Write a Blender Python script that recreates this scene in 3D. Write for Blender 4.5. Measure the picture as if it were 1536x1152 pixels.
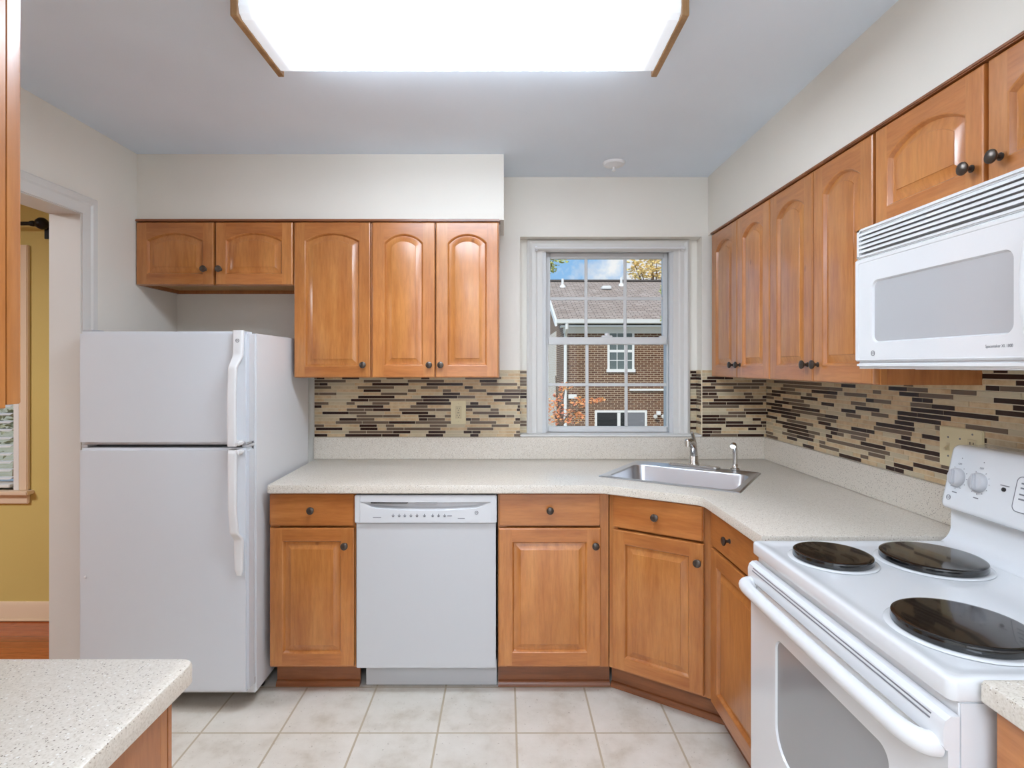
import bpy, bmesh, math, random
from mathutils import Vector, Matrix
C = bpy.context
D = bpy.data
for o in list(D.objects):
    D.objects.remove(o)
scn = C.scene
COL = scn.collection
PI = math.pi
R = math.radians

# ------------------------------------------------------------------ camera
F = 830.0                      # focal length in pixels of a 1536 px wide frame
cam_d = D.cameras.new('camera')
cam = D.objects.new('camera', cam_d)
COL.objects.link(cam)
cam.location = (0, 0, 1.42)
cam.rotation_euler = (PI / 2, 0, 0)
cam_d.sensor_width = 36
cam_d.sensor_fit = 'HORIZONTAL'
cam_d.lens = F / 1536 * 36
cam_d.shift_x = (768 - 757) / 1536
cam_d.shift_y = -(576 - 549) / 1536
cam_d.clip_start = 0.02
cam_d.clip_end = 500
scn.camera = cam

# ------------------------------------------------------------------ view
vs = scn.view_settings
scn.display_settings.display_device = 'sRGB'
vs.view_transform = 'Standard'
vs.look = 'None'
vs.exposure = 0.0
vs.gamma = 1.0
vs.use_curve_mapping = False

# ------------------------------------------------------------------ sky and sun
def make_world():
    w = D.worlds.new('sky')
    scn.world = w
    w.use_nodes = True
    nt = w.node_tree
    n = nt.nodes
    n.clear()
    L = nt.links.new
    out = n.new('ShaderNodeOutputWorld')
    bg = n.new('ShaderNodeBackground')
    tc = n.new('ShaderNodeTexCoord')
    sep = n.new('ShaderNodeSeparateXYZ')
    L(tc.outputs['Generated'], sep.inputs[0])
    nz = n.new('ShaderNodeTexNoise')
    nz.inputs['Scale'].default_value = 9.0
    nz.inputs['Detail'].default_value = 8.0
    nz.inputs['Roughness'].default_value = 0.55
    L(tc.outputs['Generated'], nz.inputs['Vector'])
    # cloud bank lying east of a blue gap
    ma = n.new('ShaderNodeMath'); ma.operation = 'MULTIPLY_ADD'
    L(sep.outputs['X'], ma.inputs[0]); ma.inputs[1].default_value = 6.0; ma.inputs[2].default_value = -1.2
    ad = n.new('ShaderNodeMath'); ad.operation = 'MULTIPLY_ADD'
    L(nz.outputs['Fac'], ad.inputs[0]); ad.inputs[1].default_value = 1.9; L(ma.outputs[0], ad.inputs[2])
    cr = n.new('ShaderNodeValToRGB')
    cr.color_ramp.elements[0].position = 0.70
    cr.color_ramp.elements[0].color = (0, 0, 0, 1)
    cr.color_ramp.elements[1].position = 0.92
    cr.color_ramp.elements[1].color = (1, 1, 1, 1)
    L(ad.outputs[0], cr.inputs[0])
    mx = n.new('ShaderNodeMix'); mx.data_type = 'RGBA'
    L(cr.outputs[0], mx.inputs[0])
    mx.inputs[6].default_value = (0.30, 0.56, 0.90, 1)
    nz2 = n.new('ShaderNodeTexNoise'); nz2.inputs['Scale'].default_value = 16.0; nz2.inputs['Detail'].default_value = 5
    L(tc.outputs['Generated'], nz2.inputs['Vector'])
    cr2 = n.new('ShaderNodeValToRGB')
    cr2.color_ramp.elements[0].position = 0.35
    cr2.color_ramp.elements[0].color = (0.66, 0.70, 0.78, 1)
    cr2.color_ramp.elements[1].position = 0.58
    cr2.color_ramp.elements[1].color = (0.97, 0.97, 0.98, 1)
    L(nz2.outputs['Fac'], cr2.inputs[0])
    L(cr2.outputs[0], mx.inputs[7])
    L(mx.outputs[2], bg.inputs['Color'])
    bg.inputs['Strength'].default_value = 1.0
    L(bg.outputs[0], out.inputs['Surface'])
make_world()

sun_d = D.lights.new('sun', 'SUN')
sun_d.energy = 3.0
sun_d.angle = R(2)
sun_d.color = (1.0, 0.97, 0.93)
sun = D.objects.new('sun', sun_d)
COL.objects.link(sun)
sun.rotation_euler = (R(50), 0, R(-35))

def area(name, loc, rot, sx, sy, energy, color=(1, 1, 1)):
    l = D.lights.new(name, 'AREA')
    l.shape = 'RECTANGLE'
    l.size = sx
    l.size_y = sy
    l.energy = energy
    l.color = color
    o = D.objects.new(name, l)
    COL.objects.link(o)
    o.location = loc
    o.rotation_euler = rot
    return o
# unseen area lights added as fill, two behind the camera, one beyond the doorway
area('rear_fill', (-0.1, -2.9, 1.25), (R(100), 0, 0), 2.6, 1.9, 22, (0.86, 0.97, 1.16))  # added fill panel, no window is modelled behind it
area('rear_fill_overhead', (-0.2, -1.1, 2.40), (0, 0, 0), 1.2, 1.2, 57, (0.86, 0.97, 1.16))  # added overhead fill, bounces off the floor to lift the ceiling
area('dining_fill', (-3.4, 1.0, 2.38), (0, 0, 0), 0.8, 0.8, 62, (0.95, 0.97, 1.02))  # added fill for the yellow room, no fixture hangs there
LENS_STRENGTH = 25.0

# ------------------------------------------------------------------ material helpers
def srgb(r, g, b):
    f = lambda c: (c / 255 / 12.92) if c / 255 <= 0.04045 else ((c / 255 + 0.055) / 1.055) ** 2.4
    return (f(r), f(g), f(b), 1.0)

def mat(name, col, rough=0.5, metal=0.0, spec=0.5, coat=0.0, coat_rough=0.1):
    m = D.materials.new(name)
    m.use_nodes = True
    p = m.node_tree.nodes['Principled BSDF']
    p.inputs['Base Color'].default_value = col
    p.inputs['Roughness'].default_value = rough
    p.inputs['Metallic'].default_value = metal
    p.inputs['Specular IOR Level'].default_value = spec
    p.inputs['Coat Weight'].default_value = coat
    p.inputs['Coat Roughness'].default_value = coat_rough
    return m

class NT:
    def __init__(s, m):
        s.m = m; s.nt = m.node_tree; s.p = s.nt.nodes['Principled BSDF']
    def add(s, t, **kw):
        n = s.nt.nodes.new(t)
        for k, v in kw.items():
            setattr(n, k, v)
        return n
    def link(s, a, b):
        s.nt.links.new(a, b)
    def ramp(s, src, stops):
        r = s.add('ShaderNodeValToRGB')
        e = r.color_ramp.elements
        while len(e) < len(stops):
            e.new(0.5)
        for i, (p, c) in enumerate(stops):
            e[i].position = p
            e[i].color = c
        s.link(src, r.inputs[0])
        return r.outputs[0]
    def noise(s, vec, scale, detail=3, rough=0.5):
        n = s.add('ShaderNodeTexNoise')
        n.inputs['Scale'].default_value = scale
        n.inputs['Detail'].default_value = detail
        n.inputs['Roughness'].default_value = rough
        s.link(vec, n.inputs['Vector'])
        return n.outputs['Fac']
    def mixc(s, fac, a, b, blend='MIX'):
        n = s.add('ShaderNodeMix', data_type='RGBA', blend_type=blend)
        for sock, v in ((n.inputs[0], fac), (n.inputs[6], a), (n.inputs[7], b)):
            if isinstance(v, (int, float, tuple)):
                sock.default_value = v
            else:
                s.link(v, sock)
        return n.outputs[2]
    def bump(s, h, dist=0.001, strength=0.5):
        b = s.add('ShaderNodeBump')
        b.inputs['Distance'].default_value = dist
        b.inputs['Strength'].default_value = strength
        s.link(h, b.inputs['Height'])
        s.link(b.outputs[0], s.p.inputs['Normal'])

def paint(name, col, rough=0.6, bump=0.0004, scale=260):
    m = mat(name, col, rough, spec=0.3)
    t = NT(m)
    co = t.add('ShaderNodeTexCoord').outputs['Object']
    n = t.noise(co, scale, 2)
    t.bump(n, bump, 0.3)
    big = t.noise(co, 2.0, 2)
    dark = tuple(c * 0.96 for c in col[:3]) + (1,)
    t.link(t.ramp(big, [(0.35, dark), (0.65, col)]), t.p.inputs['Base Color'])
    return m

def wood(name, horiz, base, light, dark, rough=0.34, rnd=0.09, coat=0.8):
    m = mat(name, base, rough, spec=0.4, coat=coat, coat_rough=0.22)
    t = NT(m)
    tc = t.add('ShaderNodeTexCoord')
    oi = t.add('ShaderNodeObjectInfo')
    off = t.add('ShaderNodeMath', operation='MULTIPLY'); off.inputs[1].default_value = 37.0
    t.link(oi.outputs['Random'], off.inputs[0])
    va = t.add('ShaderNodeVectorMath', operation='ADD')
    t.link(tc.outputs['Object'], va.inputs[0])
    t.link(off.outputs[0], va.inputs[1])
    mp = t.add('ShaderNodeMapping')
    mp.inputs['Scale'].default_value = (0.12, 1, 1) if horiz else (1, 1, 0.12)
    t.link(va.outputs[0], mp.inputs['Vector'])
    co = mp.outputs[0]
    g1 = t.noise(co, 22, 4, 0.55)
    c1 = t.ramp(g1, [(0.30, dark), (0.5, base), (0.72, light)])
    g2 = t.noise(co, 90, 4, 0.65)
    c2 = t.ramp(g2, [(0.35, (0.86, 0.83, 0.80, 1)), (0.6, (1, 1, 1, 1))])
    c = t.mixc(1.0, c1, c2, 'MULTIPLY')
    # soft cloudy stain blotches of maple
    g3 = t.noise(va.outputs[0], 7, 3, 0.5)
    c3 = t.ramp(g3, [(0.30, (0.91, 0.88, 0.85, 1)), (0.62, (1.02, 1.01, 1.0, 1))])
    c = t.mixc(1.0, c, c3, 'MULTIPLY')
    # small knots
    mk = t.add('ShaderNodeMapping'); mk.inputs['Scale'].default_value = (0.6, 1, 1) if horiz else (1, 1, 0.6)
    t.link(va.outputs[0], mk.inputs['Vector'])
    vo = t.add('ShaderNodeTexVoronoi'); vo.inputs['Scale'].default_value = 5.0
    t.link(mk.outputs[0], vo.inputs['Vector'])
    k = t.ramp(vo.outputs['Distance'], [(0.02, (0.45, 0.36, 0.28, 1)), (0.055, (1, 1, 1, 1))])
    c = t.mixc(0.7, c, k, 'MULTIPLY')
    hv = t.add('ShaderNodeHueSaturation')
    mr = t.add('ShaderNodeMapRange')
    mr.inputs['To Min'].default_value = 1 - rnd
    mr.inputs['To Max'].default_value = 1 + rnd
    t.link(oi.outputs['Random'], mr.inputs['Value'])
    t.link(mr.outputs[0], hv.inputs['Value'])
    t.link(c, hv.inputs['Color'])
    t.link(hv.outputs[0], t.p.inputs['Base Color'])
    t.bump(g2, 0.0003, 0.12)
    return m

WB, WL, WD = srgb(196, 127, 66), srgb(206, 140, 77), srgb(184, 113, 54)
M = {}
M['wood_v'] = wood('maple_vertical', False, WB, WL, WD)
M['wood_h'] = wood('maple_horizontal', True, srgb(190, 119, 60), srgb(200, 131, 70), srgb(176, 105, 49))
M['wood_p'] = wood('maple_panel', False, srgb(198, 129, 66), srgb(208, 142, 76), srgb(184, 113, 53))
M['wood_side'] = wood('maple_veneer', False, srgb(180, 112, 60), srgb(190, 122, 68), srgb(164, 100, 52))
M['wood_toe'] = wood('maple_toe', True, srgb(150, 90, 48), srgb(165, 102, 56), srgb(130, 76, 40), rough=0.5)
M['ply'] = wood('pale_plywood', True, srgb(196, 150, 96), srgb(206, 162, 108), srgb(184, 138, 86), rough=0.6, coat=0)
M['wall'] = paint('wall_paint', srgb(241, 236, 226))
M['ceiling'] = paint('ceiling_paint', srgb(232, 241, 251), 0.85)
M['trim'] = paint('trim_paint', srgb(224, 222, 217), 0.35, 0.0001)
M['vinyl'] = mat('window_vinyl', srgb(214, 214, 213), 0.35)
M['cream_trim'] = paint('cream_trim', srgb(232, 208, 182), 0.4, 0.0001)
M['yellow'] = paint('yellow_paint', srgb(212, 190, 118))
M['enamel'] = mat('white_enamel', srgb(232, 233, 234), 0.18, coat=0.6, coat_rough=0.05)
M['appliance'] = mat('white_appliance', srgb(226, 227, 229), 0.38)
M['fridge_door'] = mat('textured_white_steel', srgb(216, 220, 225), 0.5)
M['dw_panel'] = mat('dishwasher_panel', srgb(204, 205, 206), 0.4)
def _fd():
    t = NT(M['fridge_door'])
    co = t.add('ShaderNodeTexCoord').outputs['Object']
    t.bump(t.noise(co, 600, 1), 0.0003, 0.25)
_fd()
M['dw_white'] = mat('dishwasher_plastic', srgb(214, 215, 216), 0.32)
M['plastic_white'] = mat('white_plastic', srgb(232, 232, 232), 0.32)
M['grey_plastic'] = mat('grey_plastic', srgb(200, 200, 202), 0.4)
M['mark'] = mat('grey_print', srgb(128, 128, 132), 0.6)
M['dark'] = mat('dark_gap', srgb(38, 36, 36), 0.6)
M['gasket'] = mat('grey_gasket', srgb(120, 120, 122), 0.7)
M['black_gloss'] = mat('black_enamel', srgb(16, 16, 17), 0.12, coat=0.5, coat_rough=0.04)
M['chrome'] = mat('chrome', srgb(215, 216, 220), 0.12, metal=1.0)
M['nickel'] = mat('brushed_nickel', srgb(205, 200, 194), 0.24, metal=1.0)
M['steel'] = mat('stainless_steel', srgb(214, 216, 220), 0.33, metal=1.0)
M['bronze'] = mat('oil_rubbed_bronze', srgb(86, 78, 72), 0.32, metal=0.8)
M['iron'] = mat('black_iron', srgb(30, 26, 24), 0.4, metal=0.6)
M['ivory'] = mat('ivory_plastic', srgb(234, 222, 182), 0.35)
M['ivory_dark'] = mat('ivory_device', srgb(222, 208, 168), 0.4)
M['mw_glass'] = mat('microwave_window', srgb(176, 177, 179), 0.22, coat=0.4)
def _mw():
    t = NT(M['mw_glass'])
    co = t.add('ShaderNodeTexCoord').outputs['Object']
    vo = t.add('ShaderNodeTexVoronoi'); vo.inputs['Scale'].default_value = 420
    vo.inputs['Randomness'].default_value = 0.0
    t.link(co, vo.inputs['Vector'])
    t.link(t.ramp(vo.outputs['Distance'], [(0.25, srgb(160, 161, 163)), (0.45, srgb(188, 189, 191))]), t.p.inputs['Base Color'])
_mw()
M['oven_glass'] = mat('oven_window', srgb(158, 159, 161), 0.12, coat=0.5, coat_rough=0.03)
M['fixture_wood'] = wood('fixture_oak', False, srgb(176, 136, 92), srgb(190, 150, 104), srgb(154, 116, 76), coat=0)

def stone(name):
    m = mat(name, srgb(205, 196, 182), 0.30, spec=0.4, coat=0.15)
    t = NT(m)
    co = t.add('ShaderNodeTexCoord').outputs['Object']
    n1 = t.noise(co, 240, 2, 0.6)
    c = t.ramp(n1, [(0.28, srgb(202, 191, 175)), (0.48, srgb(217, 208, 194)), (0.72, srgb(226, 218, 206))])
    for sc, th, colr, w in ((230, 0.86, srgb(112, 92, 76), 0.85), (170, 0.88, srgb(236, 233, 226), 0.9), (300, 0.82, srgb(140, 122, 104), 0.7)):
        vo = t.add('ShaderNodeTexVoronoi'); vo.inputs['Scale'].default_value = sc
        t.link(co, vo.inputs['Vector'])
        gate = t.add('ShaderNodeSeparateColor'); t.link(vo.outputs['Color'], gate.inputs[0])
        g = t.add('ShaderNodeMath', operation='GREATER_THAN'); g.inputs[1].default_value = th
        t.link(gate.outputs[0], g.inputs[0])
        s = t.add('ShaderNodeMath', operation='LESS_THAN'); s.inputs[1].default_value = 0.30
        t.link(vo.outputs['Distance'], s.inputs[0])
        mu = t.add('ShaderNodeMath', operation='MULTIPLY'); t.link(g.outputs[0], mu.inputs[0]); t.link(s.outputs[0], mu.inputs[1])
        mu2 = t.add('ShaderNodeMath', operation='MULTIPLY'); mu2.inputs[1].default_value = w
        t.link(mu.outputs[0], mu2.inputs[0])
        c = t.mixc(mu2.outputs[0], c, colr)
    t.link(c, t.p.inputs['Base Color'])
    return m
M['stone'] = stone('speckled_solid_surface')

def floor_tile():
    m = mat('ceramic_floor_tile', srgb(208, 201, 190), 0.34, spec=0.4)
    t = NT(m)
    co = t.add('ShaderNodeTexCoord').outputs['Object']
    br = t.add('ShaderNodeTexBrick', offset=0.0, offset_frequency=1, squash=1.0)
    br.inputs['Scale'].default_value = 1.0
    br.inputs['Brick Width'].default_value = 0.3054
    br.inputs['Row Height'].default_value = 0.3054
    br.inputs['Mortar Size'].default_value = 0.0042
    br.inputs['Mortar Smooth'].default_value = 0.1
    br.inputs['Color1'].default_value = (0, 0, 0, 1)
    br.inputs['Color2'].default_value = (1, 1, 1, 1)
    mp = t.add('ShaderNodeMapping')
    mp.inputs['Location'].default_value = (-0.0452 + 0.3054 * 20, -2.141 + 0.3054 * 20, 0)
    t.link(co, mp.inputs['Vector'])
    t.link(mp.outputs[0], br.inputs['Vector'])
    n1 = t.noise(co, 6.5, 6, 0.62)
    c = t.ramp(n1, [(0.30, srgb(202, 192, 176)), (0.5, srgb(221, 214, 202)), (0.72, srgb(230, 224, 214))])
    n2 = t.noise(co, 70, 3, 0.6)
    pit = t.ramp(n2, [(0.27, srgb(168, 156, 138)), (0.36, (1, 1, 1, 1))])
    c = t.mixc(0.55, c, pit, 'MULTIPLY')
    tone = t.ramp(br.outputs['Color'], [(0.0, (0.95, 0.95, 0.945, 1)), (1.0, (1, 1, 1, 1))])
    c = t.mixc(1.0, c, tone, 'MULTIPLY')
    c = t.mixc(br.outputs['Fac'], c, srgb(188, 174, 150))
    t.link(c, t.p.inputs['Base Color'])
    inv = t.add('ShaderNodeMath', operation='SUBTRACT'); inv.inputs[0].default_value = 1.0
    t.link(br.outputs['Fac'], inv.inputs[1])
    t.bump(inv.outputs[0], 0.0015, 0.6)
    return m
M['floor_tile'] = floor_tile()

def plank():
    m = mat('red_oak_floor', srgb(160, 82, 38), 0.25, coat=0.4)
    t = NT(m)
    co = t.add('ShaderNodeTexCoord').outputs['Object']
    br = t.add('ShaderNodeTexBrick', offset=0.37, offset_frequency=2)
    br.inputs['Scale'].default_value = 1.0
    br.inputs['Brick Width'].default_value = 0.9
    br.inputs['Row Height'].default_value = 0.057
    br.inputs['Mortar Size'].default_value = 0.0008
    br.inputs['Color1'].default_value = srgb(176, 88, 40)
    br.inputs['Color2'].default_value = srgb(146, 68, 28)
    br.inputs['Mortar'].default_value = srgb(80, 36, 16)
    t.link(co, br.inputs['Vector'])
    mp = t.add('ShaderNodeMapping'); mp.inputs['Scale'].default_value = (0.1, 1, 1)
    t.link(co, mp.inputs['Vector'])
    g = t.noise(mp.outputs[0], 110, 4, 0.6)
    c = t.mixc(1.0, br.outputs['Color'], t.ramp(g, [(0.35, (0.75, 0.7, 0.66, 1)), (0.6, (1, 1, 1, 1))]), 'MULTIPLY')
    t.link(c, t.p.inputs['Base Color'])
    return m
M['plank'] = plank()

def brick_mat(name, c1, c2, mortar):
    m = mat(name, c1, 0.85, spec=0.2)
    t = NT(m)
    uv = t.add('ShaderNodeUVMap'); uv.uv_map = 'UVMap'
    br = t.add('ShaderNodeTexBrick', offset=0.5)
    br.inputs['Scale'].default_value = 1.0
    br.inputs['Brick Width'].default_value = 0.215
    br.inputs['Row Height'].default_value = 0.0685
    br.inputs['Mortar Size'].default_value = 0.0085
    br.inputs['Mortar Smooth'].default_value = 0.1
    br.inputs['Color1'].default_value = c1
    br.inputs['Color2'].default_value = c2
    br.inputs['Mortar'].default_value = mortar
    t.link(uv.outputs[0], br.inputs['Vector'])
    t.link(br.outputs['Color'], t.p.inputs['Base Color'])
    return m
M['brick'] = brick_mat('brown_brick', srgb(92, 60, 46), srgb(116, 80, 60), srgb(190, 170, 144))
M['pale_brick'] = brick_mat('pale_brick', srgb(214, 196, 176), srgb(226, 210, 192), srgb(230, 222, 212))

def shingle():
    m = mat('asphalt_shingle', srgb(150, 138, 128), 0.9, spec=0.1)
    t = NT(m)
    uv = t.add('ShaderNodeUVMap'); uv.uv_map = 'UVMap'
    br = t.add('ShaderNodeTexBrick', offset=0.43)
    br.inputs['Scale'].default_value = 1.0
    br.inputs['Brick Width'].default_value = 0.30
    br.inputs['Row Height'].default_value = 0.14
    br.inputs['Mortar Size'].default_value = 0.018
    br.inputs['Mortar Smooth'].default_value = 0.5
    br.inputs['Color1'].default_value = srgb(190, 176, 166)
    br.inputs['Color2'].default_value = srgb(168, 152, 142)
    br.inputs['Mortar'].default_value = srgb(118, 106, 100)
    t.link(uv.outputs[0], br.inputs['Vector'])
    n = t.noise(uv.outputs[0], 2.2, 4)
    c = t.mixc(0.8, br.outputs['Color'], t.ramp(n, [(0.3, (0.8, 0.78, 0.76, 1)), (0.7, (1.06, 1.02, 1.0, 1))]), 'MULTIPLY')
    t.link(c, t.p.inputs['Base Color'])
    return m
M['shingle'] = shingle()
M['ext_white'] = mat('exterior_white', srgb(236, 234, 230), 0.6)
M['ext_pane'] = mat('exterior_pane', srgb(98, 108, 106), 0.15)
M['dark_pane'] = mat('dark_pane', srgb(42, 44, 46), 0.15)
M['screen_pane'] = mat('screened_pane', srgb(124, 124, 128), 0.5)
M['ridge'] = mat('ridge_cap', srgb(92, 84, 80), 0.9)
M['bark'] = mat('bark', srgb(112, 92, 72), 0.9)
def leaf(name, a, b):
    m = mat(name, a, 0.7, spec=0.2)
    t = NT(m)
    co = t.add('ShaderNodeTexCoord').outputs['Object']
    t.link(t.ramp(t.noise(co, 6, 3), [(0.35, a), (0.65, b)]), t.p.inputs['Base Color'])
    return m
M['leaf_yellow'] = leaf('yellow_leaves', srgb(250, 214, 150), srgb(244, 222, 150))
M['leaf_red'] = leaf('red_leaves', srgb(240, 140, 104), srgb(244, 190, 120))
M['leaf_green'] = leaf('green_leaves', srgb(180, 190, 110), srgb(216, 214, 140))
M['leaf_dark'] = leaf('hedge_leaves', srgb(138, 138, 112), srgb(186, 182, 154))
M['grass'] = leaf('lawn_grass', srgb(150, 146, 120), srgb(166, 156, 132))

def glass():
    m = D.materials.new('window_glass')
    m.use_nodes = True
    nt = m.node_tree
    nt.nodes.clear()
    o = nt.nodes.new('ShaderNodeOutputMaterial')
    tr = nt.nodes.new('ShaderNodeBsdfTransparent')
    tr.inputs[0].default_value = (0.96, 0.97, 0.97, 1)
    gl = nt.nodes.new('ShaderNodeBsdfGlossy'); gl.inputs['Roughness'].default_value = 0.02
    fr = nt.nodes.new('ShaderNodeFresnel'); fr.inputs[0].default_value = 1.25
    mx = nt.nodes.new('ShaderNodeMixShader')
    nt.links.new(fr.outputs[0], mx.inputs[0])
    nt.links.new(tr.outputs[0], mx.inputs[1])
    nt.links.new(gl.outputs[0], mx.inputs[2])
    nt.links.new(mx.outputs[0], o.inputs[0])
    return m
M['glass'] = glass()

def lens_mat():
    # prismatic acrylic wraparound lens lit by the two tubes behind it
    m = D.materials.new('lit_acrylic_lens')
    m.use_nodes = True
    nt = m.node_tree
    p = nt.nodes['Principled BSDF']
    p.inputs['Base Color'].default_value = srgb(240, 240, 240)
    p.inputs['Roughness'].default_value = 0.4
    p.inputs['Emission Color'].default_value = (0.875, 0.99, 1.13, 1)
    t = NT(m)
    co = t.add('ShaderNodeTexCoord').outputs['Object']
    sp = t.add('ShaderNodeSeparateXYZ'); t.link(co, sp.inputs[0])
    # the tubes stop short of the caps, so the lens dims towards its ends
    ab = t.add('ShaderNodeMath', operation='ABSOLUTE'); t.link(sp.outputs['X'], ab.inputs[0])
    mr = t.add('ShaderNodeMapRange', interpolation_type='SMOOTHSTEP')
    mr.inputs['From Min'].default_value = 0.44; mr.inputs['From Max'].default_value = 0.585
    mr.inputs['To Min'].default_value = LENS_STRENGTH; mr.inputs['To Max'].default_value = 0.40
    t.link(ab.outputs[0], mr.inputs['Value'])
    ay = t.add('ShaderNodeMath', operation='ABSOLUTE'); t.link(sp.outputs['Y'], ay.inputs[0])
    my = t.add('ShaderNodeMapRange', interpolation_type='SMOOTHSTEP')
    my.inputs['From Min'].default_value = 0.115; my.inputs['From Max'].default_value = 0.152
    my.inputs['To Min'].default_value = LENS_STRENGTH; my.inputs['To Max'].default_value = 9.5
    t.link(ay.outputs[0], my.inputs['Value'])
    mn = t.add('ShaderNodeMath', operation='MINIMUM')
    t.link(mr.outputs[0], mn.inputs[0]); t.link(my.outputs[0], mn.inputs[1])
    t.link(mn.outputs[0], p.inputs['Emission Strength'])
    return m
M['lens'] = lens_mat()

# mosaic
def stone_tile(name, a, b, sc):
    m = mat(name, a, 0.35, spec=0.4)
    t = NT(m)
    co = t.add('ShaderNodeTexCoord').outputs['Object']
    t.link(t.ramp(t.noise(co, sc, 5, 0.65), [(0.33, b), (0.62, a)]), t.p.inputs['Base Color'])
    return m
M['t_grout'] = mat('mosaic_grout', srgb(222, 208, 182), 0.8)
M['t_dark'] = mat('mosaic_dark_glass', srgb(56, 35, 27), 0.25, spec=0.25)
M['t_taupe'] = mat('mosaic_taupe_glass', srgb(116, 98, 82), 0.25, spec=0.25)
M['t_trav'] = stone_tile('mosaic_travertine', srgb(220, 196, 156), srgb(198, 166, 124), 28)
M['t_cream'] = mat('mosaic_cream_glass', srgb(204, 190, 160), 0.25, spec=0.35)
M['t_beige'] = stone_tile('mosaic_beige_stone', srgb(214, 198, 166), srgb(200, 178, 140), 40)

# ------------------------------------------------------------------ mesh helpers
def finish(name, bm, mats, parent=None, smooth=35, loc=None):
    if not isinstance(mats, (list, tuple)):
        mats = [mats]
    bmesh.ops.recalc_face_normals(bm, faces=bm.faces)
    me = D.meshes.new(name)
    bm.to_mesh(me)
    bm.free()
    for m in mats:
        me.materials.append(m)
    if smooth:
        me.polygons.foreach_set('use_smooth', [True] * len(me.polygons))
        me.set_sharp_from_angle(angle=R(smooth))
    o = D.objects.new(name, me)
    COL.objects.link(o)
    if parent is not None:
        o.parent = parent
    if loc is not None:
        o.location = loc
    return o

def bx(bm, x0, x1, y0, y1, z0, z1, bev=0.0, seg=2, mi=0):
    t = bmesh.new()
    bmesh.ops.create_cube(t, size=1.0)
    for v in t.verts:
        v.co = Vector(((x0 + x1) / 2 + v.co.x * (x1 - x0), (y0 + y1) / 2 + v.co.y * (y1 - y0), (z0 + z1) / 2 + v.co.z * (z1 - z0)))
    if bev > 0:
        bmesh.ops.bevel(t, geom=list(t.edges), offset=bev, segments=seg, affect='EDGES', clamp_overlap=True)
    merge(bm, t, mi)

def merge(bm, t, mi=0, mtx=None):
    mp = {}
    for v in t.verts:
        mp[v] = bm.verts.new(mtx @ v.co if mtx is not None else v.co)
    for f in t.faces:
        try:
            nf = bm.faces.new([mp[v] for v in f.verts])
            nf.material_index = mi if mi is not None else f.material_index
        except ValueError:
            pass
    t.free()

def lathe(bm, prof, mtx=Matrix(), n=24, mi=0):
    """prof = [(r, h)...] turned about local z, then moved by mtx"""
    rings = []
    for r, h in prof:
        if r < 1e-6:
            rings.append([bm.verts.new(mtx @ Vector((0, 0, h)))])
        else:
            rings.append([bm.verts.new(mtx @ Vector((r * math.cos(2 * PI * k / n), r * math.sin(2 * PI * k / n), h))) for k in range(n)])
    for a, b in zip(rings, rings[1:]):
        for k in range(n):
            k2 = (k + 1) % n
            q = [a[0]] if len(a) == 1 else [a[k], a[k2]]
            q += [b[0]] if len(b) == 1 else [b[k2], b[k]]
            if len(q) >= 3:
                f = bm.faces.new(q)
                f.material_index = mi
    for ring, flip in ((rings[0], True), (rings[-1], False)):
        if len(ring) > 1:
            f = bm.faces.new(ring[::-1] if flip else ring)
            f.material_index = mi

def tube(bm, pts, rad, n=12, mi=0, flat=1.0):
    pts = [Vector(p) for p in pts]
    if not isinstance(rad, (list, tuple)):
        rad = [rad] * len(pts)
    rings = []
    up = None
    for i, p in enumerate(pts):
        d = (pts[min(i + 1, len(pts) - 1)] - pts[max(i - 1, 0)]).normalized()
        if up is None:
            up = Vector((0, 0, 1)) if abs(d.z) < 0.9 else Vector((0, 1, 0))
        s = d.cross(up).normalized()
        up = s.cross(d).normalized()
        rings.append([bm.verts.new(p + (s * math.cos(2 * PI * k / n) * flat + up * math.sin(2 * PI * k / n)) * rad[i]) for k in range(n)])
    for a, b in zip(rings, rings[1:]):
        for k in range(n):
            f = bm.faces.new([a[k], a[(k + 1) % n], b[(k + 1) % n], b[k]])
            f.material_index = mi
    bm.faces.new(rings[0][::-1]).material_index = mi
    bm.faces.new(rings[-1]).material_index = mi

def spline(pts, n=8):
    pts = [Vector(p) for p in pts]
    out = []
    P = [pts[0]] + pts + [pts[-1]]
    for i in range(1, len(P) - 2):
        for k in range(n):
            t = k / n
            a, b, c, d = P[i - 1], P[i], P[i + 1], P[i + 2]
            out.append(0.5 * ((2 * b) + (c - a) * t + (2 * a - 5 * b + 4 * c - d) * t * t + (3 * b - a - 3 * c + d) * t ** 3))
    out.append(pts[-1])
    return out

def prism(bm, poly, fn, a, b, mi=0):
    """poly of 2-D points, fn(u, v, w) -> Vector; extruded from w=a to w=b"""
    va = [bm.verts.new(fn(u, v, a)) for u, v in poly]
    vb = [bm.verts.new(fn(u, v, b)) for u, v in poly]
    n = len(poly)
    bm.faces.new(va[::-1]).material_index = mi
    bm.faces.new(vb).material_index = mi
    for i in range(n):
        f = bm.faces.new([va[i], va[(i + 1) % n], vb[(i + 1) % n], vb[i]])
        f.material_index = mi

def rrect(x0, x1, y0, y1, r, n=6):
    pts = []
    rr = r if isinstance(r, (list, tuple)) else [r] * 4
    for (cx, cy, a0, q) in ((x1 - rr[0], y1 - rr[0], 0, rr[0]), (x0 + rr[1], y1 - rr[1], 90, rr[1]), (x0 + rr[2], y0 + rr[2], 180, rr[2]), (x1 - rr[3], y0 + rr[3], 270, rr[3])):
        for k in range(n + 1):
            a = R(a0 + 90 * k / n)
            pts.append((cx + q * math.cos(a), cy + q * math.sin(a)))
    return pts

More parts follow.
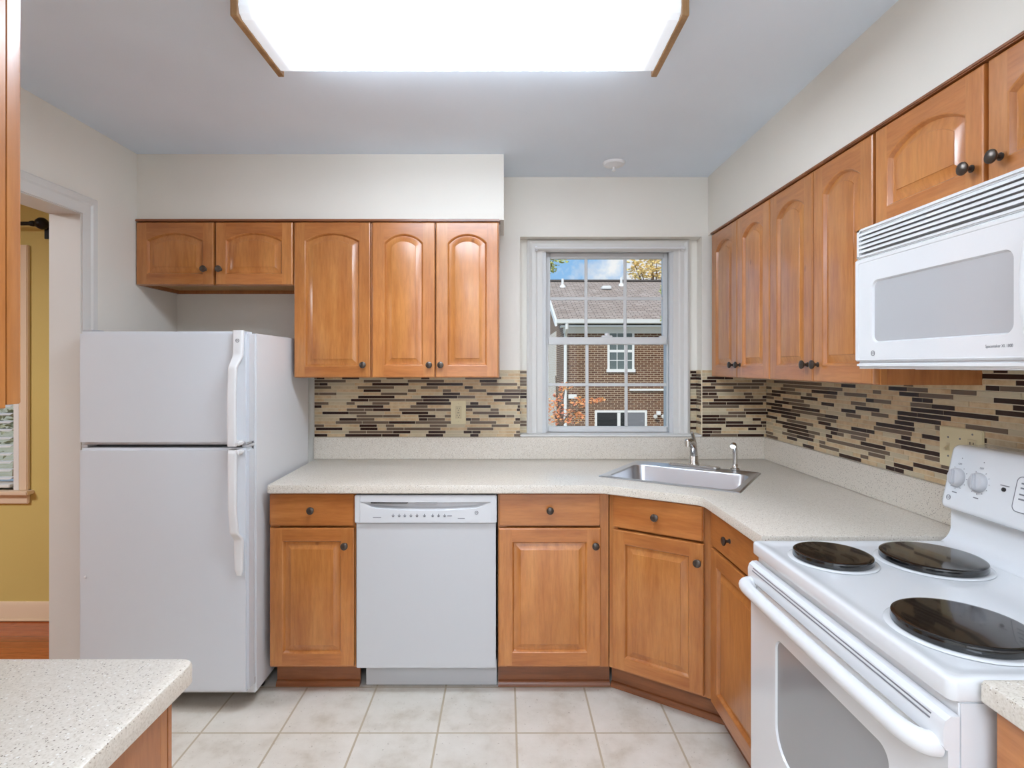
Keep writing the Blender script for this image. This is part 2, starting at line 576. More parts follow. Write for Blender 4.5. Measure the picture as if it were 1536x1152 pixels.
def offset_poly(poly, d):
    """inset a CCW polygon by d with mitred corners"""
    n = len(poly)
    out = []
    for i in range(n):
        p0, p1, p2 = Vector(poly[i - 1]), Vector(poly[i]), Vector(poly[(i + 1) % n])
        e1, e2 = (p1 - p0).normalized(), (p2 - p1).normalized()
        n1, n2 = Vector((-e1.y, e1.x)), Vector((-e2.y, e2.x))
        m = n1 + n2
        m = m / max(m.dot(n1), 1e-6)
        out.append(tuple(p1 + m * d))
    return out

def fillet(poly, radii, n=6):
    out = []
    N = len(poly)
    for i in range(N):
        r = radii[i]
        p0, p1, p2 = Vector(poly[i - 1]), Vector(poly[i]), Vector(poly[(i + 1) % N])
        if r <= 0:
            out.append(tuple(p1)); continue
        a, b = (p0 - p1).normalized(), (p2 - p1).normalized()
        ang = a.angle(b)
        t = r / math.tan(ang / 2)
        s, e = p1 + a * t, p1 + b * t
        for k in range(n + 1):
            q = k / n
            out.append(tuple(s * (1 - q) ** 2 + p1 * 2 * q * (1 - q) + e * q * q))
    return out

def slab(poly, z0, z1, hole=None, r=0.006):
    """a worktop slab with eased edges and an optional cut-out"""
    bm = bmesh.new()
    prof = [(r, z1), (r * 0.3, z1 - r * 0.3), (0, z1 - r), (0, z0 + 0.003), (0.003, z0)]
    loops = []
    for d, z in prof:
        pl = offset_poly(poly, d)
        loops.append([bm.verts.new((x, y, z)) for x, y in pl])
    n = len(poly)
    for a, b in zip(loops, loops[1:]):
        for i in range(n):
            bm.faces.new([a[i], a[(i + 1) % n], b[(i + 1) % n], b[i]])
    hl = []
    if hole:
        for z in (z1, z0):
            hl.append([bm.verts.new((x, y, z)) for x, y in hole])
        m = len(hole)
        for i in range(m):
            bm.faces.new([hl[0][i], hl[0][(i + 1) % m], hl[1][(i + 1) % m], hl[1][i]])
    bm.edges.ensure_lookup_table()
    for li, k in ((0, 0), (-1, 1)):
        es = []
        lp = loops[li]
        for i in range(n):
            es.append(bm.edges.get((lp[i], lp[(i + 1) % n])))
        if hole:
            h = hl[k]
            for i in range(len(h)):
                es.append(bm.edges.get((h[i], h[(i + 1) % len(h)])))
        bmesh.ops.triangle_fill(bm, edges=es, use_beauty=True, use_dissolve=False)
    return bm

# ------------------------------------------------------------------ tagging
def tag(o, label=None, cat=None, group=None, kind=None):
    if label: o['label'] = label
    if cat: o['category'] = cat
    if group: o['group'] = group
    if kind: o['kind'] = kind
    return o

def empty(name, loc=(0, 0, 0), rz=0.0):
    o = D.objects.new(name, None)
    COL.objects.link(o)
    o.location = loc
    o.rotation_euler = (0, 0, rz)
    o.empty_display_size = 0.1
    return o

def struct(name, bm, mats, smooth=35, label=None):
    o = finish(name, bm, mats, None, smooth)
    o['kind'] = 'structure'
    if label: o['label'] = label
    return o

def text(name, body, size, parent, loc, m, rot=(PI / 2, 0, 0), align='CENTER', stretch=1.0):
    cu = D.curves.new(name, 'FONT')
    cu.body = body
    cu.size = size
    cu.align_x = align
    cu.align_y = 'CENTER'
    cu.extrude = 0.00015
    to = D.objects.new(name, cu)
    COL.objects.link(to)
    C.view_layer.update()
    me = D.meshes.new_from_object(to)
    D.objects.remove(to)
    me.materials.clear()
    me.materials.append(m)
    me.name = name
    o = D.objects.new(name, me)
    COL.objects.link(o)
    o.parent = parent
    o.location = loc
    o.rotation_euler = rot
    o.scale = (stretch, 1, 1)
    return o

def badge(parent, loc, r=0.009, rot=(PI / 2, 0, 0)):
    """round monogram badge: a ring with two interlaced letters"""
    bm = bmesh.new()
    for k in range(24):
        a0, a1 = 2 * PI * k / 24, 2 * PI * (k + 1) / 24
        q = []
        for a, rr in ((a0, r), (a1, r), (a1, r * 0.78), (a0, r * 0.78)):
            q.append((rr * math.cos(a), rr * math.sin(a)))
        prism(bm, q, lambda u, v, w: Vector((u, v, w)), 0, 0.0006)
    o = finish('badge', bm, M['mark'], parent, 0)
    o.location = loc
    o.rotation_euler = rot
    text('monogram', 'GE', r * 1.05, o, (0, 0, 0.0002), M['mark'], rot=(0, 0, 0))
    return o

# ------------------------------------------------------------------ room dimensions
WL, WR, WBK, CZ = -1.787, 1.429, 3.018, 2.45       # left wall, right wall, back wall, ceiling
REC = (0.084, 1.076, 3.098, 1.045, 2.125)          # window recess x0, x1, back plane, bottom, top
YF = 0.30                                          # wall behind the near left cabinets
YB = -3.2                                          # far wall of the room behind the camera
SOF_Z = 2.131

# ------------------------------------------------------------------ setting
def setting():
    bm = bmesh.new(); bx(bm, -1.85, 1.6, YB, 3.16, -0.10, 0)
    struct('floor', bm, M['floor_tile'], 0)
    bm = bmesh.new(); bx(bm, -5.6, -1.85, -1.6, 3.16, -0.10, 0)
    struct('floor_dining_room', bm, M['plank'], 0)
    bm = bmesh.new(); bx(bm, -5.6, 1.6, YB, 3.16, CZ, CZ + 0.1)
    struct('ceiling', bm, M['ceiling'], 0)
    # back wall with the window recess
    x0, x1, yr, zb, zt = REC
    bm = bmesh.new()
    bx(bm, WL, x0, WBK, 3.26, 0, CZ)
    bx(bm, x1, 1.6, WBK, 3.26, 0, CZ)
    bx(bm, x0, x1, WBK, 3.26, 0, zb - 0.011)
    bx(bm, x0, x1, WBK, 3.26, zt, CZ)
    # recessed plane around the window opening
    bx(bm, x0, 0.21, yr, 3.26, zb - 0.011, zt)
    bx(bm, 0.945, x1, yr, 3.26, zb - 0.011, zt)
    bx(bm, 0.21, 0.945, yr, 3.26, 2.075, zt)
    struct('wall_back', bm, M['wall'], 0)
    bm = bmesh.new(); bx(bm, WR, 1.6, YB, WBK, 0, CZ)
    struct('wall_right', bm, M['wall'], 0)
    # left wall with the doorway to the dining room
    bm = bmesh.new()
    bx(bm, -1.911, WL, 2.336, 3.10, 0, CZ)
    bx(bm, -1.911, WL, 1.45, 2.336, 2.07, CZ)
    bx(bm, -1.911, WL, YB, 1.45, 0, CZ)
    struct('wall_left', bm, M['wall'], 0)
    bm = bmesh.new(); bx(bm, WL, -0.60, YF - 0.11, YF, 0, CZ)
    struct('wall_front', bm, M['wall'], 0)
    bm = bmesh.new(); bx(bm, -1.911, 1.6, YB - 0.1, YB, 0, CZ)
    struct('wall_rear', bm, M['wall'], 0)
    # soffits above the wall cabinets
    bm = bmesh.new(); bx(bm, WL, -0.004, 2.69, WBK, SOF_Z, CZ)
    struct('wall_soffit_back', bm, M['wall'], 0)
    bm = bmesh.new(); bx(bm, 1.109, WR, YB + 0.6, WBK, SOF_Z, CZ)
    struct('wall_soffit_right', bm, M['wall'], 0)
    bm = bmesh.new(); bx(bm, WL, -0.553, YF, 0.63, SOF_Z, CZ)
    struct('wall_soffit_front', bm, M['wall'], 0)
    # door casing: profiled frame round the doorway, and the plain jamb lining
    bm = bmesh.new()
    prof = [(0, 0), (0, 0.010), (0.012, 0.014), (0.040, 0.014), (0.048, 0.020), (0.070, 0.022), (0.076, 0.014), (0.076, 0)]
    yi, zi, yo = 2.33, 2.064, 1.456
    prism(bm, prof, lambda u, v, w: Vector((WL + v, yi + u, w * (zi + u))), 0, 1)
    prism(bm, prof, lambda u, v, w: Vector((WL + v, yo - u, w * (zi + u))), 0, 1)
    prism(bm, prof, lambda u, v, w: Vector((WL + v, (yo - u) + w * (yi - yo + 2 * u), zi + u)), 0, 1)
    bx(bm, -1.915, WL + 0.004, 2.326, 2.335, 0, 2.068)
    bx(bm, -1.915, WL + 0.004, 1.451, 1.460, 0, 2.068)
    bx(bm, -1.915, WL + 0.004, 1.451, 2.335, 2.060, 2.069)
    struct('trim_1', bm, M['trim'], 20, 'white doorway casing on the left wall')
    # dining room shell
    bm = bmesh.new()
    dx0, dx1, dz0, dz1 = -3.9, -2.735, 0.727, 2.02
    bx(bm, dx1, -1.911, 3.10, 3.26, 0, CZ)
    bx(bm, -5.6, dx0, 3.10, 3.26, 0, CZ)
    bx(bm, dx0, dx1, 3.10, 3.26, 0, dz0)
    bx(bm, dx0, dx1, 3.10, 3.26, dz1, CZ)
    struct('wall_dining_back', bm, M['yellow'], 0)
    bm = bmesh.new(); bx(bm, -5.7, -5.6, -1.6, 3.26, 0, CZ)
    struct('wall_dining_left', bm, M['yellow'], 0)
    bm = bmesh.new(); bx(bm, -5.6, -1.911, -1.7, -1.6, 0, CZ)
    struct('wall_dining_front', bm, M['yellow'], 0)
    bm = bmesh.new()
    prism(bm, [(0, 0), (0.014, 0), (0.014, 0.085), (0.008, 0.10), (0, 0.102)], lambda u, v, w: Vector((w, 3.10 - u, v)), -5.6, -1.912)
    bx(bm, -5.6, -1.912, 3.068, 3.086, 0, 0.016, 0.006, 2)
    struct('baseboard_back', bm, M['cream_trim'])
    # dining window
    w = empty('window_2', (0, 3.10, dz0)); w['kind'] = 'structure'
    bm = bmesh.new()
    bx(bm, dx1 + 0.030, dx1 + 0.078, -0.022, 0, 0.0, dz1 - dz0 + 0.075, 0.004)
    bx(bm, dx0 - 0.075, dx0, -0.022, 0, 0.0, dz1 - dz0 + 0.075, 0.004)
    bx(bm, dx0, dx1, -0.022, 0, dz1 - dz0, dz1 - dz0 + 0.075, 0.004)
    finish('casing', bm, M['cream_trim'], w)
    bm = bmesh.new()
    bx(bm, dx0 - 0.10, dx1 + 0.10, -0.05, 0.05, -0.022, 0.0, 0.004)
    bx(bm, dx0 - 0.08, dx1 + 0.08, -0.02, 0, -0.075, -0.022, 0.004)
    finish('sill', bm, M['cream_trim'], w)
    bm = bmesh.new()
    fz = dz1 - dz0
    bx(bm, dx1 - 0.035, dx1, 0.03, 0.11, 0.0, fz, 0.002)
    bx(bm, dx0, dx0 + 0.035, 0.03, 0.11, 0.0, fz, 0.002)
    bx(bm, dx0 + .035, dx1 - .035, 0.03, 0.11, 0.0, 0.04, 0.002)
    bx(bm, dx0 + .035, dx1 - .035, 0.03, 0.11, fz - 0.04, fz, 0.002)
    bx(bm, dx0 + .035, dx1 - .035, 0.05, 0.10, fz / 2 - 0.02, fz / 2 + 0.02, 0.002)
    s = finish('sash', bm, M['vinyl'], w)
    bm = bmesh.new(); bx(bm, dx1 - 0.004, dx1 + 0.030, -0.017, -0.0005, 0.0, fz, 0.003)
    finish('jamb', bm, M['plastic_white'], w)
    bm = bmesh.new(); bx(bm, dx0 + .035, dx1 - .035, 0.075, 0.079, 0.04, fz - 0.04)
    finish('pane', bm, M['glass'], s, 0)
setting()

# ------------------------------------------------------------------ kitchen window
def kitchen_window():
    x0, x1, yr, zb, zt = REC
    w = empty('window_1', (0, yr, zb)); w['kind'] = 'structure'
    def rel(z): return z - zb
    # profiled casing against the recessed plane
    prof = [(0, 0), (0, 0.020), (0.012, 0.026), (0.030, 0.018), (0.052, 0.018), (0.060, 0.012), (0.088, 0.012), (0.088, 0)]
    bm = bmesh.new()
    ci0, ci1, cz = 0.210, 0.942, 2.058
    k = 0.086 / 0.088
    zh = rel(zt) - 0.002
    k2 = (zt - 0.002 - cz) / 0.086
    prism(bm, [(u * k, v) for u, v in prof], lambda u, v, ww: Vector((ci0 - 0.086 + u, -v, ww * (zh - u * k2))), 0, 1)
    prism(bm, [(u * k, v) for u, v in prof], lambda u, v, ww: Vector((ci1 + 0.086 - u, -v, ww * (zh - u * k2))), 0, 1)
    prism(bm, [(u * k, v) for u, v in prof], lambda u, v, ww: Vector((ci0 - 0.086 + u + ww * (ci1 - ci0 + 0.172 - 2 * u), -v, zh - u * k2)), 0, 1)
    finish('casing', bm, M['trim'], w, 20)
    # jamb lining and stops
    bm = bmesh.new()
    bx(bm, 0.2105, 0.222, 0.0, 0.15, 0, rel(2.0745))
    bx(bm, 0.933, 0.9445, 0.0, 0.15, 0, rel(2.0745))
    bx(bm, 0.222, 0.933, 0.0, 0.15, rel(2.066), rel(2.0745))
    bx(bm, 0.222, 0.232, 0.0, 0.02, 0, rel(2.066), 0.002)
    bx(bm, 0.924, 0.933, 0.0, 0.02, 0, rel(2.066), 0.002)
    bx(bm, 0.927, 0.935, -0.004, 0.01, rel(1.985), rel(2.058), 0.002)
    finish('jamb', bm, M['vinyl'], w)
    # sill board, stool
    bm = bmesh.new()
    bx(bm, x0 + 0.001, x1 - 0.001, -0.086, 0.15, -0.0105, 0.0, 0.003)
    finish('sill', bm, M['trim'], w)
    def sash(name, xo0, xo1, zo0, zo1, gx0, gx1, gz0, gz1, ya, yb, mx, mz):
        bm = bmesh.new()
        bx(bm, xo0, gx0, ya, yb, rel(zo0), rel(zo1), 0.003)
        bx(bm, gx1, xo1, ya, yb, rel(zo0), rel(zo1), 0.003)
        bx(bm, gx0 - .003, gx1 + .003, ya, yb, rel(zo0), rel(gz0), 0.003)
        bx(bm, gx0 - .003, gx1 + .003, ya, yb, rel(gz1), rel(zo1), 0.003)
        ym = (ya + yb) / 2
        o = finish(name, bm, M['vinyl'], w)
        bm = bmesh.new()
        for xx in mx:
            bx(bm, xx - 0.009, xx + 0.009, ym - 0.008, ym - 0.0025, rel(gz0), rel(gz1), 0.002, 1)
        for zz in mz:
            bx(bm, gx0, gx1, ym - 0.0085, ym - 0.0025, rel(zz) - 0.009, rel(zz) + 0.009, 0.002, 1)
        finish('muntins', bm, M['vinyl'], o)
        bm = bmesh.new(); bx(bm, gx0 - 0.001, gx1 + 0.001, ym - 0.002, ym + 0.002, rel(gz0) - .001, rel(gz1) + .001)
        finish('pane', bm, M['glass'], o, 0)
        return o
    lo = sash('lower_sash', 0.232, 0.924, 1.047, 1.583, 0.247, 0.916, 1.078, 1.541, 0.024, 0.056, (0.466, 0.6875), (1.314,))
    up = sash('upper_sash', 0.2245, 0.931, 1.545, 2.064, 0.260, 0.903, 1.585, 2.033, 0.060, 0.092, (0.4656, 0.689), (1.8055,))
    bm = bmesh.new()
    bx(bm, 0.55, 0.61, 0.030, 0.058, rel(1.583), rel(1.593), 0.003)
    lathe(bm, [(0.012, 0), (0.012, 0.012), (0.004, 0.016)], Matrix.Translation((0.58, 0.045, rel(1.592))), 12)
    bx(bm, 0.875, 0.90, 0.030, 0.05, rel(1.583), rel(1.589), 0.002)
    finish('sash_lock', bm, M['plastic_white'], lo)
    # tension rod across the head of the window
    r = empty('curtain_rod', (0.58, yr - 0.045, 2.072))
    tag(r, 'slim white curtain rod across the top of the kitchen window', 'curtain rod')
    bm = bmesh.new(); tube(bm, [(-0.40, 0, 0), (0.40, 0, 0)], 0.0055, 10)
    finish('rod', bm, M['plastic_white'], r)
    for s in (-1, 1):
        bm = bmesh.new()
        tube(bm, [(s * 0.40, 0, 0), (s * 0.412, 0, 0)], 0.008, 12)
        bx(bm, s * 0.405 - 0.008, s * 0.405 + 0.008, 0.004, 0.030, -0.014, 0.012, 0.003)
        finish('bracket', bm, M['plastic_white'], r)
kitchen_window()

# ------------------------------------------------------------------ mosaic tiling
def mosaic(name, fn, length, z0, z1, seed, label):
    """fn(u, z, out) -> Vector, tiles along u in rows of 17.3 mm"""
    rnd = random.Random(seed)
    bm = bmesh.new()
    def box(u0, u1, a, b, t0, t1, mi):
        vs_ = [bm.verts.new(fn(u, z, t)) for t in (t0, t1) for (u, z) in ((u0, a), (u1, a), (u1, b), (u0, b))]
        for q in ((0, 1, 2, 3), (4, 5, 6, 7), (0, 1, 5, 4), (1, 2, 6, 5), (2, 3, 7, 6), (3, 0, 4, 7)):
            bm.faces.new([vs_[i] for i in q]).material_index = mi
    box(0, length, z0, z1, 0, 0.004, 0)
    pitch = 0.01735
    rows = int((z1 - z0) / pitch + 0.5)
    for r in range(rows):
        a = z0 + r * pitch + 0.0016
        b = min(z0 + (r + 1) * pitch - 0.0016, z1)
        u = -rnd.uniform(0, 0.10)
        queue = []
        while u < length - 0.004:
            if not queue:
                # a short run of glass, then a short run of stone
                for _ in range(1 if rnd.random() < 0.72 else 2):
                    if rnd.random() < 0.56:
                        queue.append((1, rnd.choice((0.047, 0.096, 0.096, 0.145, 0.2))))
                    else:
                        queue.append((2, rnd.choice((0.047, 0.096, 0.096, 0.145, 0.2))))
                for _ in range(1 if rnd.random() < 0.45 else 2):
                    k = rnd.random()
                    queue.append((3 if k < 0.5 else 4 if k < 0.75 else 5, rnd.choice((0.047, 0.096, 0.096, 0.145))))
                if rnd.random() < 0.5 and u < 0:
                    queue.reverse()
            mi, ln = queue.pop(0)
            s, e = max(u, 0.0005), min(u + ln - 0.0024, length - 0.0005)
            if e - s > 0.006:
                box(s, e, a, b, 0.004, 0.0052 if mi in (1, 2) else 0.0056, mi)
            u += ln
    return struct(name, bm, [M[k] for k in ('t_grout', 't_dark', 't_taupe', 't_trav', 't_cream', 't_beige')], 0, label)

ZT = 1.034
mosaic('wall_back_tiling', lambda u, z, t: Vector((-1.036 + u, WBK - t, z)), 0.084 + 1.036, ZT, 1.398, 4, 'mosaic splashback of thin brown and beige tiles left of the window')
mosaic('wall_back_corner_tiling', lambda u, z, t: Vector((1.076 + u, WBK - t, z)), WR - 1.076, ZT, 1.398, 9, 'mosaic splashback between window and corner')
mosaic('wall_recess_left_tiling', lambda u, z, t: Vector((0.0845 + u, 3.098 - t, z)), 0.0385, 1.047, 1.398, 12, 'narrow mosaic strip left of the window')
mosaic('wall_recess_right_tiling', lambda u, z, t: Vector((1.0375 + u, 3.098 - t, z)), 0.0380, 1.047, 1.398, 13, 'narrow mosaic strip right of the window')
mosaic('wall_reveal_tiling', lambda u, z, t: Vector((1.076 - t, 3.0925 - u, z)), 0.0745, 1.047, 1.398, 15, 'mosaic strip on the side of the window recess')
mosaic('wall_right_tiling', lambda u, z, t: Vector((WR - t, 3.012 - u, z)), 2.25, ZT, 1.50, 21, 'mosaic splashback along the right wall')

# ------------------------------------------------------------------ cabinets
def knob(parent, x, y, z):
    bm = bmesh.new()
    mt = Matrix.Translation((x, y, z)) @ Matrix.Rotation(PI / 2, 4, 'X')
    lathe(bm, [(0.009, 0), (0.009, 0.002), (0.0055, 0.004), (0.005, 0.012), (0.007, 0.015), (0.0135, 0.018), (0.0160, 0.0215), (0.0155, 0.025), (0.010, 0.028), (0, 0.0292)], mt, 20)
    return finish('knob', bm, M['bronze'], parent, 50)

DT = 0.020
def door_mesh(w, h, rise=0.0, stile=0.052, rail=None, raised=0.036):
    rail = rail or stile
    bm = bmesh.new()
    K = 16
    def loop(x0, x1, z0, z1, rs):
        pts = [(x0, z0), (x1, z0)]
        c = x1 - x0
        for k in range(K + 1):
            t = k / K
            x = x1 - c * t
            if rs > 1e-5:
                Rr = (c * c / 4 + rs * rs) / (2 * rs)
                z = z1 - rs + math.sqrt(max(Rr * Rr - (x - (x0 + x1) / 2) ** 2, 0)) - (Rr - rs)
            else:
                z = z1
            pts.append((x, z))
        return pts
    def ring(pts, y):
        return [bm.verts.new((x, y, z)) for x, z in pts]
    def bridge(a, b, mi=0):
        n = len(a)
        for i in range(n):
            f = bm.faces.new([a[i], a[(i + 1) % n], b[(i + 1) % n], b[i]])
            f.material_index = mi
    e = 0.005
    r0 = ring(loop(0, w, 0, h, 0), 0)
    r1 = ring(loop(0, w, 0, h, 0), -(DT - e))
    r2 = ring(loop(e * .3, w - e * .3, e * .3, h - e * .3, 0), -(DT - e * .3))
    r3 = ring(loop(e, w - e, e, h - e, 0), -DT)
    bm.faces.new(r0)
    bridge(r0, r1); bridge(r1, r2); bridge(r2, r3)
    # frame face: stiles run full height, rails sit between them
    ix0, ix1, iz0, iz1 = stile, w - stile, rail, h - rail
    inner = loop(ix0, ix1, iz0, iz1, rise)
    def q(pts, mi):
        f = bm.faces.new([bm.verts.new((x, -DT, z)) for x, z in pts])
        f.material_index = mi
    q([(e, e), (ix0, e), (ix0, h - e), (e, h - e)], 0)
    q([(ix1, e), (w - e, e), (w - e, h - e), (ix1, h - e)], 0)
    q([(ix0, e), (ix1, e), (ix1, iz0), (ix0, iz0)], 1)
    top = inner[2:]
    for a, b in zip(top, top[1:]):
        q([a, b, (b[0], h - e), (a[0], h - e)], 1)
    def ins(d):
        rs = rise * max((ix1 - ix0 - 2 * d) / (ix1 - ix0), 0.1)
        return loop(ix0 + d, ix1 - d, iz0 + d, iz1 - d, rs)
    rr = [ring(ins(0), -DT), ring(ins(0.003), -(DT - 0.0015)), ring(ins(0.007), -(DT - 0.0085)), ring(ins(0.009), -(DT - 0.0125))]
    for a, b in zip(rr, rr[1:]):
        bridge(a, b, 0)
    rp = [ring(ins(0.009), -(DT - 0.0125)), ring(ins(0.012), -(DT - 0.0125)), ring(ins(raised), -(DT - 0.0030)), ring(ins(raised + 0.0008), -(DT - 0.0012)), ring(ins(raised + 0.003), -(DT - 0.0008))]
    for a, b in zip(rp, rp[1:]):
        bridge(a, b, 2)
    bm.faces.new(rp[-1]).material_index = 2
    return bm

def add_door(par, x0, x1, z0, z1, rise, kx, kz, stile=0.052):
    o = finish('door', door_mesh(x1 - x0, z1 - z0, rise, stile), [M['wood_v'], M['wood_h'], M['wood_p']], par, 25)
    o.location = (x0, -0.001, z0)
    if kx is not None:
        knob(o, kx - x0, -DT, kz - z0)
    return o

def add_drawer(par, x0, x1, z0, z1, kx=None):
    bm = bmesh.new()
    bx(bm, 0, x1 - x0, -DT, 0, 0, z1 - z0, 0.005, 3)
    o = finish('drawer', bm, M['wood_h'], par, 30)
    o.location = (x0, -0.001, z0)
    knob(o, (x1 - x0) / 2 if kx is None else kx - x0, -DT, (z1 - z0) / 2)
    return o

def cabinet(name, label, cat, group, loc, rz, w, h, d, toe=0.0, z0=0.0, fills=None, carcass_poly=None, ends=True, bottom_inset=0.0, side_mat='wood_side', toe_ext=(0.0, 0.0)):
    """local x along the face, y into the wall, face frame front at y = 0"""
    c = empty(name, loc, rz)
    tag(c, label, cat, group)
    zb = toe
    bm = bmesh.new()
    if carcass_poly:
        # open-topped box of thin panels, so a sink bowl can hang inside
        pts = carcass_poly
        n = len(pts)
        inn = offset_poly(pts, 0.014)
        for i in range(n):
            a, b, bi, ai = pts[i], pts[(i + 1) % n], inn[(i + 1) % n], inn[i]
            prism(bm, [a, b, bi, ai], lambda u, v, ww: Vector((u, v, ww)), zb, h)
        prism(bm, pts, lambda u, v, ww: Vector((u, v, ww)), zb, zb + 0.014)
    else:
        # side panels, back, top and recessed bottom
        bx(bm, 0, 0.014, 0.019, d, zb, h)
        bx(bm, w - 0.014, w, 0.019, d, zb, h)
        bx(bm, 0.014, w - 0.014, d - 0.01, d, zb, h)
        bx(bm, 0.014, w - 0.014, 0.019, d - 0.01, h - 0.014, h)
    finish('carcass', bm, M[side_mat], c, 0)
    if not carcass_poly:
        bm = bmesh.new()
        bx(bm, 0.0142, w - 0.0142, 0.0192, d - 0.0102, zb + bottom_inset, zb + bottom_inset + 0.014)
        finish('bottom_panel', bm, M['ply'] if toe == 0 else M['wood_side'], c, 0)
    # face frame
    bm = bmesh.new()
    fs = 0.038
    bx(bm, 0, fs, 0, 0.019, zb, h, 0.001, 1, 0)
    bx(bm, w - fs, w, 0, 0.019, zb, h, 0.001, 1, 0)
    bx(bm, fs, w - fs, 0.0003, 0.019, zb, zb + fs, 0, 1, 1)
    bx(bm, fs, w - fs, 0.0003, 0.019, h - fs, h, 0, 1, 1)
    bx(bm, fs, w - fs, 0.012, 0.0188, zb + fs, h - fs, 0, 1, 0)
    finish('face_frame', bm, [M['wood_v'], M['wood_h']], c, 0)
    if toe > 0:
        bm = bmesh.new()
        bx(bm, -toe_ext[0], w + toe_ext[1], 0.072, 0.085, 0.0, toe - 0.001)
        prism(bm, [(0.072, 0.0), (0.072, 0.022), (0.066, 0.021), (0.060, 0.016), (0.056, 0.008), (0.055, 0.0)], lambda u, v, ww: Vector((ww, u, v)), -toe_ext[0], w + toe_ext[1])
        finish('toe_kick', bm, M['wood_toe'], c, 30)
    for f in fills or []:
        if f[0] == 'door':
            add_door(c, *f[1:])
        else:
            add_drawer(c, *f[1:])
    return c

UZ0, UZ1 = 1.363, 2.119
# ---- wall cabinets on the back wall; face frame at y = 2.697
YU = 2.697
gB = 'wall cabinets on the back wall'
uh = UZ1 - UZ0
def up_b(name, label, x0, x1, z0, fills):
    c = cabinet(name, label, 'cabinet', gB, (x0, YU, z0), 0, x1 - x0, UZ1 - z0, WBK - YU - 0.002, fills=[(f[0], f[1] - x0, f[2] - x0, f[3] - z0, f[4] - z0, f[5], f[6] - x0, f[7] - z0, f[8]) for f in fills], bottom_inset=0.018)
    return c
up_b('wall_cabinet', 'short two-door maple wall cabinet above the refrigerator', -1.784, -1.022, 1.812,
     [('door', -1.783, -1.409, 1.814, 2.116, 0.036, -1.448, 1.887, 0.050), ('door', -1.399, -1.026, 1.814, 2.116, 0.036, -1.375, 1.887, 0.050)])
up_b('wall_cabinet', 'tall single-door maple wall cabinet right of the refrigerator', -1.021, -0.645, UZ0,
     [('door', -1.019, -0.650, 1.365, 2.116, 0.037, -0.682, 1.425, 0.052)])
up_b('wall_cabinet', 'tall two-door maple wall cabinet beside the kitchen window', -0.644, -0.027, UZ0,
     [('door', -0.641, -0.338, 1.365, 2.116, 0.043, -0.364, 1.425, 0.056), ('door', -0.333, -0.030, 1.365, 2.116, 0.043, -0.309, 1.425, 0.056)])
# dark top trim under the soffits
bm = bmesh.new()
bx(bm, -1.786, -0.022, YU - 0.026, YU + 0.05, UZ1 + 0.0005, SOF_Z - 0.0005, 0.003)
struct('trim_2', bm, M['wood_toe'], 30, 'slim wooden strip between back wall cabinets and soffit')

# ---- wall cabinets on the right wall; face frame at x = 1.122, facing -x
XU = 1.122
gR = 'wall cabinets on the right wall'
def up_r(label, ya, yb, z0, fills, back=WR - 0.002):
    """ya > yb world y range; fills given in world y"""
    c = cabinet('wall_cabinet', label, 'cabinet', gR, (XU, ya, z0), -PI / 2, ya - yb, UZ1 - z0, back - XU, fills=[(f[0], ya - f[1], ya - f[2], f[3] - z0, f[4] - z0, f[5], ya - f[6], f[7] - z0, f[8]) for f in fills], bottom_inset=0.018)
    return c
up_r('tall two-door maple wall cabinet in the corner right of the window', 2.950, 2.3015, UZ0,
     [('door', 2.945, 2.627, 1.365, 2.116, 0.043, 2.662, 1.425, 0.056), ('door', 2.622, 2.304, 1.365, 2.116, 0.043, 2.590, 1.425, 0.056)])
up_r('tall two-door maple wall cabinet next to the microwave', 2.3005, 1.650, UZ0,
     [('door', 2.298, 1.980, 1.365, 2.116, 0.043, 2.012, 1.425, 0.056), ('door', 1.975, 1.656, 1.365, 2.116, 0.043, 1.945, 1.425, 0.056)])
up_r('short two-door maple wall cabinet directly above the microwave', 1.648, 0.886, 1.826,
     [('door', 1.645, 1.272, 1.829, 2.116, 0.045, 1.305, 1.885, 0.050), ('door', 1.262, 0.889, 1.829, 2.116, 0.045, 1.228, 1.885, 0.050)])
bm = bmesh.new()
bx(bm, XU - 0.026, XU + 0.05, 0.88, 2.952, UZ1 + 0.0005, SOF_Z - 0.0005, 0.003)
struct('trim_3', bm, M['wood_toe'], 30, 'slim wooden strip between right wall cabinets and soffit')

# ---- base cabinets on the back wall; face frame at y = 2.395
YBF = 2.395
TOE, BH = 0.118, 0.876
def base_b(label, x0, x1, fills, d=0.60, te=(0.0, 0.0)):
    return cabinet('base_cabinet', label, 'cabinet', 'base cabinets under the long worktop', (x0, YBF, 0), 0, x1 - x0, BH, d, toe=TOE, toe_ext=te, fills=[tuple([f[0], f[1] - x0, f[2] - x0] + list(f[3:5]) + ([f[5], f[6] - x0] + list(f[7:]) if f[0] == 'door' else [])) for f in fills])
base_b('narrow one-drawer maple base cabinet between refrigerator and dishwasher', -1.014, -0.643,
       [('drawer', -1.010, -0.645, 0.733, 0.874), ('door', -1.009, -0.646, 0.131, 0.724, 0.0, -0.683, 0.652, 0.054)])
base_b('one-drawer maple base cabinet just right of the dishwasher', -0.029, 0.450,
       [('drawer', -0.025, 0.412, 0.733, 0.874), ('door', -0.026, 0.413, 0.131, 0.724, 0.0, 0.388, 0.652, 0.058)], te=(0.0, 0.017))

